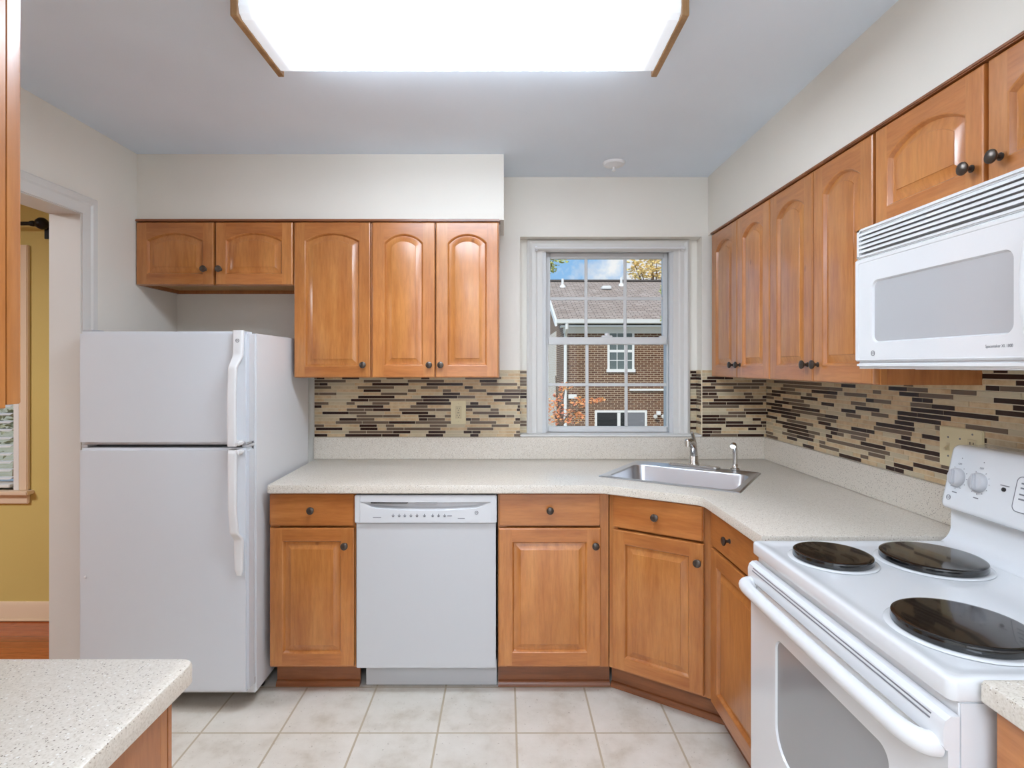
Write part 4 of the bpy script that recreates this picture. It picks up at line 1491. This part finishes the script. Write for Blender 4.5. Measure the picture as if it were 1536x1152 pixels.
# ------------------------------------------------------------------ microwave
def microwave():
    X, Y, W = 1.045, 1.643, 0.756
    z0, H = 1.412, 0.412
    g = empty('microwave', (X, Y, z0), -PI / 2)
    tag(g, 'white over-the-range microwave with louvred top grille', 'microwave')
    bm = bmesh.new()
    bx(bm, 0.003, W - 0.003, 0.030, 0.380, 0.006, H - 0.002, 0.003)
    finish('body', bm, M['appliance'], g)
    # bottom lip and underside with lamp and filters
    bm = bmesh.new()
    bx(bm, 0, W, -0.004, 0.045, 0, 0.022, 0.008, 3)
    finish('bottom_rail', bm, M['enamel'], g)
    for nm, ba, bb, bc, bd_ in (('grease_filter', 0.10, 0.30, 0.10, 0.28), ('grease_filter', 0.46, 0.66, 0.10, 0.28), ('lamp_cover', 0.33, 0.43, 0.06, 0.12)):
        bm = bmesh.new()
        bx(bm, ba, bb, bc, bd_, -0.002, 0.007)
        finish(nm, bm, M['steel'], g, 0)
    # grille: louvres raked back between two ends
    bm = bmesh.new()
    zg0, zg1 = 0.322, 0.410
    bx(bm, 0, 0.018, -0.002, 0.03, zg0, zg1, 0.004)
    bx(bm, W - 0.018, W, -0.002, 0.03, zg0, zg1, 0.004)
    bx(bm, 0, W, -0.002, 0.03, zg1 - 0.012, zg1, 0.004)
    bx(bm, 0, W, -0.002, 0.03, zg0, zg0 + 0.010, 0.003)
    bx(bm, 0.01, W - 0.01, 0.022, 0.03, zg0, zg1)
    for k in range(5):
        zz = zg0 + 0.016 + k * 0.0125
        prism(bm, [(-0.003, zz), (-0.001, zz + 0.0078), (0.022, zz + 0.012), (0.022, zz + 0.004)], lambda u, v, w: Vector((w, u, v)), 0.012, W - 0.012)
    finish('grille', bm, M['enamel'], g, 30)
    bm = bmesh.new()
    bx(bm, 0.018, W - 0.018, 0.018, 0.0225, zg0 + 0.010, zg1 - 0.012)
    finish('grille_shade', bm, M['grey_plastic'], g, 0)  # grey sheet standing in for the shade between the louvres
    # door with rounded window
    bm = bmesh.new()
    win = rrect(0.075, 0.512, 0.074, 0.250, 0.022, 8)
    outr = rrect(0.016, 0.606, 0.026, 0.308, 0.006, 8)
    rim = rrect(0.0, 0.612, 0.021, 0.320, 0.006, 8)
    def rg(pl, y): return [bm.verts.new((u, y, v)) for u, v in pl]
    rb, rf, r1, r2, rw, rwb = rg(rim, 0.03), rg(rim, -0.002), rg(offset_poly(rim, 0.004), -0.006), rg(outr, -0.006), rg(win, -0.0045), rg(offset_poly(win, 0.004), 0.002)
    r2b = rg(offset_poly(outr, 0.002), -0.0045)
    n = len(win)
    for a, b in ((rb, rf), (rf, r1), (r1, r2), (r2, r2b), (r2b, rw), (rw, rwb)):
        for i in range(n):
            j = (i + 1) % n
            bm.faces.new([a[i], a[j], b[j], b[i]])
    d = finish('door', bm, M['enamel'], g, 30)
    bm = bmesh.new()
    prism(bm, offset_poly(win, 0.0035), lambda u, v, w: Vector((u, w, v)), 0.001, 0.008)
    finish('window', bm, M['mw_glass'], d, 0)
    bm = bmesh.new()
    pts = spline([(0.597, -0.006, 0.288), (0.592, -0.030, 0.268), (0.588, -0.040, 0.22), (0.586, -0.042, 0.16), (0.588, -0.040, 0.10), (0.592, -0.030, 0.052), (0.597, -0.006, 0.034)], 7)
    tube(bm, pts, 0.0155, 14)
    finish('handle', bm, M['plastic_white'], d, 50)
    badge(d, (0.080, -0.0048, 0.044), 0.0078)
    text('lettering', 'Spacemaker XL 1800', 0.0095, d, (0.478, -0.0048, 0.050), M['mark'], stretch=0.8)
    bm = bmesh.new()
    bx(bm, 0.615, W, -0.006, 0.03, 0.021, 0.320, 0.004)
    cp = finish('control_panel', bm, M['enamel'], g)
    bm = bmesh.new()
    bx(bm, 0.63, 0.74, -0.0068, -0.005, 0.255, 0.295, 0.0)
    finish('display', bm, M['dark'], cp, 0)
    bm = bmesh.new()
    for r_ in range(5):
        for c_ in range(3):
            bx(bm, 0.630 + c_ * 0.038, 0.660 + c_ * 0.038, -0.0072, -0.005, 0.05 + r_ * 0.037, 0.076 + r_ * 0.037, 0.002, 1)
    finish('keypad', bm, M['grey_plastic'], cp)
microwave()

# ------------------------------------------------------------------ outlets
def outlet_bits(bm_d, bm_h, cx, cz, y):
    """rectangular decorator receptacle with two sockets"""
    for s in (-1, 1):
        zc = cz + s * 0.019
        for dx, hh in ((-0.006, 0.008), (0.006, 0.0065)):
            bx(bm_h, cx + dx - 0.0011, cx + dx + 0.0011, y - 0.0006, y + 0.001, zc - hh / 2 + 0.003, zc + hh / 2 + 0.003)
        lathe(bm_h, [(0.0022, 0), (0.0022, 0.0006), (0, 0.0007)], Matrix.Translation((cx, y, zc - 0.007)) @ Matrix.Rotation(PI / 2, 4, 'X'), 8)

def outlet():
    o = empty('wall_outlet', (-0.2515, WBK - 0.0058, 1.168))
    tag(o, 'ivory wall outlet in the mosaic left of the window', 'outlet')
    bm = bmesh.new()
    prism(bm, rrect(-0.041, 0.041, -0.064, 0.064, 0.006), lambda u, v, w: Vector((u, -w, v)), 0, 0.003)
    prism(bm, rrect(-0.038, 0.038, -0.061, 0.061, 0.005), lambda u, v, w: Vector((u, -w, v)), 0.003, 0.0055)
    finish('cover_plate', bm, M['ivory'], o, 40)
    bm = bmesh.new()
    bx(bm, -0.0165, 0.0165, -0.0078, -0.0052, -0.0335, 0.0335, 0.001, 1)
    dv_ = finish('receptacle', bm, M['ivory_dark'], o)
    bm = bmesh.new()
    outlet_bits(None, bm, 0, 0, -0.0079)
    bx(bm, -0.006, 0.006, -0.0085, -0.0075, -0.0035, -0.0005)
    finish('slots', bm, M['dark'], dv_, 0)
    for s in (-1, 1):
        bm = bmesh.new()
        lathe(bm, [(0.0032, 0), (0.0028, 0.001), (0, 0.0012)], Matrix.Translation((0, -0.0055, s * 0.049)) @ Matrix.Rotation(PI / 2, 4, 'X'), 10)
        finish('screw', bm, M['ivory_dark'], o)
    # three-gang plate with two toggles and a receptacle
    g = empty('switch_plate', (WR - 0.0058, 1.806, 1.163), -PI / 2)
    tag(g, 'ivory three-gang plate with two switches and an outlet above the range', 'switch')
    Wp = 0.165
    bm = bmesh.new()
    prism(bm, rrect(0, Wp, -0.064, 0.064, 0.006), lambda u, v, w: Vector((u, -w, v)), 0, 0.003)
    prism(bm, rrect(0.003, Wp - 0.003, -0.061, 0.061, 0.005), lambda u, v, w: Vector((u, -w, v)), 0.003, 0.0055)
    finish('cover_plate', bm, M['ivory'], g, 40)
    for cx in (0.037, 0.083):
        bm = bmesh.new()
        bx(bm, cx - 0.006, cx + 0.006, -0.0062, -0.0052, -0.0125, 0.0125)
        prism(bm, [(-0.004, 0.006), (-0.017, -0.005), (-0.018, -0.010), (-0.014, -0.011), (-0.004, -0.006)], lambda u, v, w: Vector((cx + w, u, v)), -0.0042, 0.0042)
        finish('toggle', bm, M['ivory_dark'], g, 30)
        for s in (-1, 1):
            bm = bmesh.new()
            lathe(bm, [(0.0032, 0), (0.0028, 0.001), (0, 0.0012)], Matrix.Translation((cx, -0.0055, s * 0.030)) @ Matrix.Rotation(PI / 2, 4, 'X'), 10)
            finish('screw', bm, M['mark'], g)
    cx = 0.129
    bm = bmesh.new()
    bx(bm, cx - 0.0165, cx + 0.0165, -0.0078, -0.0052, -0.0335, 0.0335, 0.001, 1)
    dv_ = finish('receptacle', bm, M['ivory_dark'], g)
    bm = bmesh.new()
    outlet_bits(None, bm, cx, 0, -0.0079)
    finish('slots', bm, M['dark'], dv_, 0)
    bm = bmesh.new()
    lathe(bm, [(0.0032, 0), (0.0028, 0.001), (0, 0.0012)], Matrix.Translation((cx, -0.0055, 0.049)) @ Matrix.Rotation(PI / 2, 4, 'X'), 10)
    finish('screw', bm, M['mark'], g)
outlet()

# ------------------------------------------------------------------ ceiling light
def ceiling_light():
    x0, x1, y0, y1, zb = -0.748, 0.502, 1.512, 1.836, 2.378
    c = empty('ceiling_light', ((x0 + x1) / 2, (y0 + y1) / 2, CZ))
    tag(c, 'long fluorescent ceiling light with glowing lens and wooden end caps', 'ceiling light')
    L, W, H = x1 - x0, y1 - y0, CZ - zb
    bm = bmesh.new()
    bx(bm, -L / 2 + 0.02, L / 2 - 0.02, -W * 0.32, W * 0.32, -0.02, -0.0005)
    finish('housing', bm, M['appliance'], c, 0)
    bm = bmesh.new()
    # wraparound lens: shallow tray, hollow inside, ribbed in the prism pattern
    p = [(-W / 2 + 0.010, -0.004)]
    p += [(-W / 2 + 0.006, -H * 0.55), (-W / 2 + 0.012, -H * 0.80), (-W / 2 + 0.030, -H + 0.006)]
    for k in range(1, 12):
        u = -W / 2 + 0.030 + (W - 0.06) * k / 12
        p.append((u, -H + 0.006 - (0.0 if k % 2 else 0.0012)))
    p += [(W / 2 - 0.030, -H + 0.006), (W / 2 - 0.012, -H * 0.80), (W / 2 - 0.006, -H * 0.55), (W / 2 - 0.010, -0.004)]
    q = [(u * 0.985, v + 0.003 if v < -0.006 else v) for u, v in p]
    poly = p + q[::-1]
    va = [bm.verts.new((-L / 2 + 0.014, u, v)) for u, v in poly]
    vb = [bm.verts.new((L / 2 - 0.014, u, v)) for u, v in poly]
    n = len(poly)
    for i in range(n):
        bm.faces.new([va[i], va[(i + 1) % n], vb[(i + 1) % n], vb[i]])
    finish('lens', bm, M['lens'], c, 20)
    for s in (-1, 1):
        bm = bmesh.new()
        bx(bm, s * (L / 2 - 0.007) - 0.010, s * (L / 2 - 0.007) + 0.010, -W / 2, W / 2, -H, -0.0006, 0.002, 1)
        finish('end_cap', bm, M['fixture_wood'], c)
ceiling_light()

def detector():
    o = empty('heat_detector', (0.553, 2.80, CZ))
    tag(o, 'small round white heat detector on the ceiling near the window', 'heat detector')
    bm = bmesh.new()
    lathe(bm, [(0, -0.0005), (0.056, -0.0005), (0.056, -0.006), (0.050, -0.014), (0.030, -0.018), (0.022, -0.024), (0, -0.025)], n=32)
    finish('base', bm, M['plastic_white'], o, 40)
    bm = bmesh.new()
    lathe(bm, [(0.008, -0.0245), (0.006, -0.034), (0.010, -0.037), (0.010, -0.040), (0.004, -0.046), (0, -0.047)], n=16)
    finish('sensor', bm, M['plastic_white'], o, 40)
detector()

# ------------------------------------------------------------------ dining room fittings
def dining():
    r = empty('drapery_rod', (-2.56, 3.01, 2.195))
    tag(r, 'black iron curtain rod with ball finial on the yellow wall', 'curtain rod')
    bm = bmesh.new(); tube(bm, [(-1.5, 0, 0), (0.0, 0, 0)], 0.011, 12)
    finish('rod', bm, M['iron'], r)
    bm = bmesh.new()
    mt = Matrix.Translation((0.0, 0, 0)) @ Matrix.Rotation(PI / 2, 4, 'Y')
    lathe(bm, [(0.014, -0.02), (0.016, -0.005), (0.010, 0.004), (0.014, 0.012), (0.026, 0.022), (0.033, 0.038), (0.031, 0.054), (0.020, 0.068), (0.006, 0.074), (0, 0.075)], mt, 24)
    finish('finial', bm, M['iron'], r, 50)
    bm = bmesh.new()
    bx(bm, -0.012, 0.008, -0.004, 0.089, -0.012, 0.0, 0.002)
    bx(bm, 0.016, 0.040, 0.082, 0.0895, -0.065, -0.03, 0.002)
    bx(bm, -0.012, 0.040, 0.080, 0.0895, -0.065, 0.012, 0.002)
    finish('bracket', bm, M['iron'], r)
    b = empty('window_blind', (0, 3.118, 0.729))
    tag(b, 'white slatted blind in the window seen through the doorway', 'window blind')
    bm = bmesh.new()
    x0, x1 = -3.88, -2.776
    z = 0.06
    while z < 1.24:
        prism(bm, [(-0.016, z - 0.006), (0.0, z + 0.0025), (0.016, z + 0.006), (0.0, z)], lambda u, v, w: Vector((w, u, v)), x0, x1)
        z += 0.045
    finish('slats', bm, M['plastic_white'], b, 0)
    bm = bmesh.new(); bx(bm, x0, x1, -0.016, 0.010, 0.008, 0.026, 0.003)
    finish('bottom_rail', bm, M['plastic_white'], b)
    bm = bmesh.new(); bx(bm, x0, x1, -0.018, 0.011, 1.25, 1.288, 0.003)
    finish('head_rail', bm, M['plastic_white'], b)
    bm = bmesh.new()
    for xx in (-2.86, -3.3, -3.75):
        tube(bm, [(xx, -0.0165, 0.02), (xx, -0.0165, 1.26)], 0.0012, 6)
    finish('cord', bm, M['plastic_white'], b)
dining()

# ------------------------------------------------------------------ outdoors
GZ = -1.15
def uv_box(o, fn):
    me = o.data
    uv = me.uv_layers.new(name='UVMap')
    for p in me.polygons:
        for li in p.loop_indices:
            co = me.vertices[me.loops[li].vertex_index].co
            uv.data[li].uv = fn(co, p.normal)

def wall_uv(co, n):
    return ((co.x if abs(n.y) > 0.5 else co.y), co.z)

def sash_window(par, x0, x1, z0, z1, y, pane, halves=True):
    bm = bmesh.new()
    t = 0.07
    bx(bm, x0, x0 + t, y - 0.04, y + 0.02, z0, z1)
    bx(bm, x1 - t, x1, y - 0.04, y + 0.02, z0, z1)
    bx(bm, x0 + t, x1 - t, y - 0.04, y + 0.02, z1 - t, z1)
    bx(bm, x0 - 0.03, x1 + 0.03, y - 0.07, y + 0.02, z0 - 0.03, z0 + t)
    if halves:
        zm = (z0 + z1) / 2
        bx(bm, x0 + t, x1 - t, y - 0.03, y + 0.02, zm - 0.04, zm + 0.04)
        w = x1 - x0 - 2 * t
        for k in (1, 2):
            xx = x0 + t + w * k / 3
            bx(bm, xx - 0.012, xx + 0.012, y - 0.02, y + 0.02, z0 + t, z1 - t)
        for zz in (z0 + (z1 - z0) * 0.27, z0 + (z1 - z0) * 0.76):
            bx(bm, x0 + t, x1 - t, y - 0.021, y + 0.02, zz - 0.012, zz + 0.012)
    o = finish('window', bm, M['ext_white'], par, 0)
    bm = bmesh.new(); bx(bm, x0 + t, x1 - t, y - 0.008, y + 0.006, z0 + t, z1 - t)
    finish('pane', bm, pane, o, 0)
    return o

def neighbour():
    h = empty('brick_house', (5.5, 18.0, GZ))
    tag(h, 'brown brick house with grey shingle roof outside the window', 'house')
    ox, oy, oz = 5.5, 18.0, GZ
    bm = bmesh.new()
    x0, x1 = 1.90, 14.0
    bx(bm, x0 - ox, x1 - ox, 0, 10.4, 0, 2.72 - oz)
    # gable ends
    for xx in (x0, x1 - 0.2):
        prism(bm, [(0.0, 2.72 - oz), (10.4, 2.72 - oz), (5.2, 4.80 - oz)], lambda u, v, w: Vector((w, u, v)), xx - ox, xx - ox + 0.2)
    o = finish('wall', bm, M['brick'], h, 0)
    uv_box(o, wall_uv)
    bm = bmesh.new(); bx(bm, x0 - 0.02 - ox, x0 - 0.001 - ox, 2.3, 10.4, 0, 2.7 - oz)
    o = finish('side_wall', bm, M['pale_brick'], h, 0)
    uv_box(o, wall_uv)
    bm = bmesh.new()
    e0, e1 = (-0.42, 2.86), (5.2, 4.97)
    xa, xb = 1.64 - ox, 14.4 - ox
    for sgn in (0, 1):
        f = (lambda u: u) if sgn == 0 else (lambda u: 10.4 - u)
        prism(bm, [(e0[0], e0[1] - oz), (e1[0], e1[1] - oz), (e1[0], e1[1] - 0.10 - oz), (e0[0], e0[1] - 0.06 - oz)], lambda u, v, w: Vector((w, f(u), v)), xa, xb)
    o = finish('roof', bm, M['shingle'], h, 0)
    sl = math.hypot(5.62, 2.11) / 5.62
    uv_box(o, lambda co, n: (co.x, co.y * sl))
    bm = bmesh.new(); bx(bm, xa, xb, 5.05, 5.35, e1[1] - oz - 0.02, e1[1] - oz + 0.05)
    finish('ridge_cap', bm, M['ridge'], o, 0)
    bm = bmesh.new()
    prism(bm, [(-0.56, 2.90 - oz), (-0.54, 2.78 - oz), (-0.42, 2.76 - oz), (-0.42, 2.88 - oz)], lambda u, v, w: Vector((w, u, v)), xa, xb)
    finish('gutter', bm, M['ext_white'], h, 0)
    bm = bmesh.new()
    bx(bm, x0 - 0.1 - ox, xb, -0.42, 0.0, 2.66 - oz, 2.72 - oz)
    bx(bm, x0 - ox, xb, -0.02, 0.0, 2.48 - oz, 2.66 - oz)
    finish('eave', bm, M['ext_white'], h, 0)
    bm = bmesh.new()
    dzs = (4.97 - 2.86)
    prism(bm, [(-0.50, 2.88 - oz), (5.2, 5.02 - oz), (5.2, 4.80 - oz), (-0.50, 2.68 - oz)], lambda u, v, w: Vector((w, u, v)), xa - 0.05, xa + 0.02)
    finish('rake_board', bm, M['ext_white'], h, 0)
    bm = bmesh.new()
    dx = 1.97 - ox
    tube(bm, [(dx, -0.48, 2.80 - oz), (dx, -0.46, 2.62 - oz), (dx, -0.08, 2.40 - oz), (dx, -0.06, 0.1)], 0.055, 8)
    finish('downspout', bm, M['ext_white'], h, 30)
    sash_window(h, 3.34 - ox, 4.21 - ox, 1.25 - oz, 2.56 - oz, -0.0, M['ext_pane'])
    b = sash_window(h, 2.93 - ox, 4.62 - ox, -0.72 - oz, -0.02 - oz, -0.0, M['dark_pane'], False)
    bm = bmesh.new()
    bx(bm, 3.66 - ox, 3.76 - ox, -0.035, 0.02, -0.64 - oz, -0.10 - oz)
    finish('mullion', bm, M['ext_white'], b, 0)
    bm = bmesh.new(); bx(bm, 3.95 - ox, 4.54 - ox, -0.03, -0.01, -0.64 - oz, -0.10 - oz)
    finish('screen', bm, M['screen_pane'], b, 0)
    bm = bmesh.new(); tube(bm, [(4.05 - ox, -0.06, 0.64 - oz), (9.0 - ox, -0.06, 0.64 - oz)], 0.035, 8)
    finish('conduit', bm, M['ext_white'], h)
    bm = bmesh.new(); bx(bm, 2.07 - ox, 2.34 - ox, -0.05, 0.0, 0.36 - oz, 0.50 - oz, 0.01)
    finish('vent_cover', bm, M['ext_white'], h)
    bm = bmesh.new()
    for dxx in (-0.12, 0.14):
        lathe(bm, [(0.03, 0.0), (0.06, 0.05), (0.065, 0.10), (0, 0.11)], Matrix.Translation((4.98 + dxx - ox, -0.08, -0.18 - oz)) @ Matrix.Rotation(R(110), 4, 'X'), 12)
    bx(bm, 4.93 - ox, 5.05 - ox, -0.10, 0.0, -0.16 - oz, -0.04 - oz)
    finish('floodlight', bm, M['ext_white'], h)
    def on_roof(px, py):
        # a point where the view ray through the pixel meets the roof slope
        vx, vz = (px - 757) / F, (549 - py) / F
        sl_ = (4.97 - 2.86) / 5.62
        yy = (2.86 - 1.42 - sl_ * (18 - 0.42)) / (vz - sl_)
        return vx * yy - ox, yy - oy, 1.42 + vz * yy - oz
    for px, py in ((844, 430), (932, 428)):
        x, y, z = on_roof(px, py)
        bm = bmesh.new(); lathe(bm, [(0.16, -0.06), (0.08, 0.06), (0.05, 0.08), (0.05, 0.32), (0, 0.33)], Matrix.Translation((x, y, z)), 12)
        finish('vent_pipe', bm, M['ext_white'], h)
    x, y, z = on_roof(909, 434)
    bm = bmesh.new(); bx(bm, x - 0.18, x + 0.18, y - 0.2, y + 0.2, z - 0.02, z + 0.12, 0.03)
    finish('roof_vent', bm, M['ext_white'], h)
    # paler house further off, past the corner
    g = empty('pale_house', (0.5, 34.0, GZ))
    tag(g, 'pale brick house further off, left of the brown house', 'house')
    bm = bmesh.new(); bx(bm, -9.0, 2.6, 0, 8.0, 0, 3.1 - GZ)
    o = finish('wall', bm, M['pale_brick'], g, 0); uv_box(o, wall_uv)
    bm = bmesh.new()
    prism(bm, [(-0.4, 3.05 - GZ), (4, 4.4 - GZ), (8.4, 3.05 - GZ)], lambda u, v, w: Vector((w, u, v)), -9.4, 2.9)
    o = finish('roof', bm, M['shingle'], g, 0); uv_box(o, lambda co, n: (co.x, co.y))
    bm = bmesh.new(); bx(bm, -9.4, 2.9, -0.5, -0.38, 2.9 - GZ, 3.08 - GZ)
    finish('gutter', bm, M['ext_white'], g, 0)
neighbour()

def foliage(bm, rnd, c, rad, n, size):
    for _ in range(n):
        while True:
            v = Vector((rnd.uniform(-1, 1), rnd.uniform(-1, 1), rnd.uniform(-1, 1)))
            if 0.15 < v.length < 1: break
        p = Vector((c[0] + v.x * rad[0], c[1] + v.y * rad[1], c[2] + v.z * rad[2]))
        s = size * rnd.uniform(0.6, 1.3)
        m = Matrix.Rotation(rnd.uniform(0, 2 * PI), 4, 'Z') @ Matrix.Rotation(rnd.uniform(0, PI), 4, 'X')
        q = [bm.verts.new(p + m @ Vector(k) * s) for k in ((-0.5, 0, 0), (0, -0.32, 0.06), (0.5, 0, 0), (0, 0.32, 0.06))]
        bm.faces.new(q)

def tree(label, base, top, clumps, leafmat, size, seed, group=None):
    rnd = random.Random(seed)
    t = empty('tree', base)
    tag(t, label, 'tree', group)
    b = Vector(base)
    bm = bmesh.new()
    h = top - base[2]
    tube(bm, [(0, 0, -0.05), (0.03 * h, 0, h * 0.45), (0, 0.02 * h, h * 0.95)], [h * 0.022, h * 0.016, h * 0.004], 8)
    for (c, rad, n) in clumps:
        e = Vector(c) - b
        s = Vector((0.02 * h, 0, h * rnd.uniform(0.3, 0.6)))
        tube(bm, [s, (s + e) / 2 + Vector((0, 0, 0.03 * h)), e], [h * 0.010, h * 0.006, h * 0.002], 6)
    finish('trunk', bm, M['bark'], t)
    bm = bmesh.new()
    for (c, rad, n) in clumps:
        foliage(bm, rnd, Vector(c) - b, rad, n, size)
    finish('foliage', bm, leafmat, t, 0)

def at(px, py, y):
    return ((px - 757) / F * y, y, 1.42 + (549 - py) / F * y)
tree('yellow autumn tree rising behind the brick house roof', (9.0, 34.0, GZ), 9.5,
     [(at(985, 395, 34), (1.3, 1.3, 1.0), 420), (at(962, 408, 34), (0.9, 1.0, 0.5), 240), (at(1000, 370, 34), (1.6, 1.6, 1.2), 500), (at(1010, 415, 34), (1.2, 1.2, 0.7), 260), (at(950, 392, 34), (0.5, 0.6, 0.4), 70)], M['leaf_yellow'], 0.22, 3)
tree('red-leaved maple sapling in front of the brick house', (1.02, 11.0, GZ), 1.35,
     [(at(848, 580, 11), (0.14, 0.15, 0.10), 60), (at(872, 603, 11), (0.22, 0.2, 0.12), 90), (at(896, 600, 11), (0.16, 0.15, 0.06), 55), (at(852, 625, 11), (0.35, 0.3, 0.16), 210), (at(830, 618, 11), (0.22, 0.25, 0.30), 170), (at(838, 598, 11), (0.12, 0.15, 0.2), 60)], M['leaf_red'], 0.065, 5)
tree('pale green tree top beyond the left end of the roof', (2.0, 48.0, GZ), 12.0,
     [(at(832, 384, 48), (1.3, 1.2, 0.9), 150), (at(826, 402, 48), (0.6, 0.8, 0.5), 60), (at(812, 390, 48), (1.3, 1.3, 1.2), 150)], M['leaf_green'], 0.32, 7)
tree('green leafy branches at the right end of the roof view', (7.3, 14.5, GZ), 3.8,
     [(at(996, 435, 14.5), (0.10, 0.2, 0.16), 50), (at(996, 480, 14.5), (0.09, 0.2, 0.14), 36), (at(1004, 455, 14.5), (0.12, 0.2, 0.5), 120), (at(1015, 470, 14.5), (0.2, 0.3, 0.6), 160)], M['leaf_green'], 0.10, 11)
tree('dark green shrubbery outside the blind-covered dining window', (-9.4, 10.6, GZ), 1.6,
     [((-9.4, 10.6, 0.9), (2.2, 0.8, 0.9), 1000), ((-7.8, 10.6, 0.1), (1.5, 0.7, 1.2), 800), ((-11.2, 11.0, 0.4), (1.5, 0.7, 1.3), 800)], M['leaf_dark'], 0.16, 17)
bm = bmesh.new(); bx(bm, -40, 40, 3.6, 80, GZ - 0.2, GZ)
g = finish('ground', bm, M['grass'], None, 0); g['kind'] = 'structure'
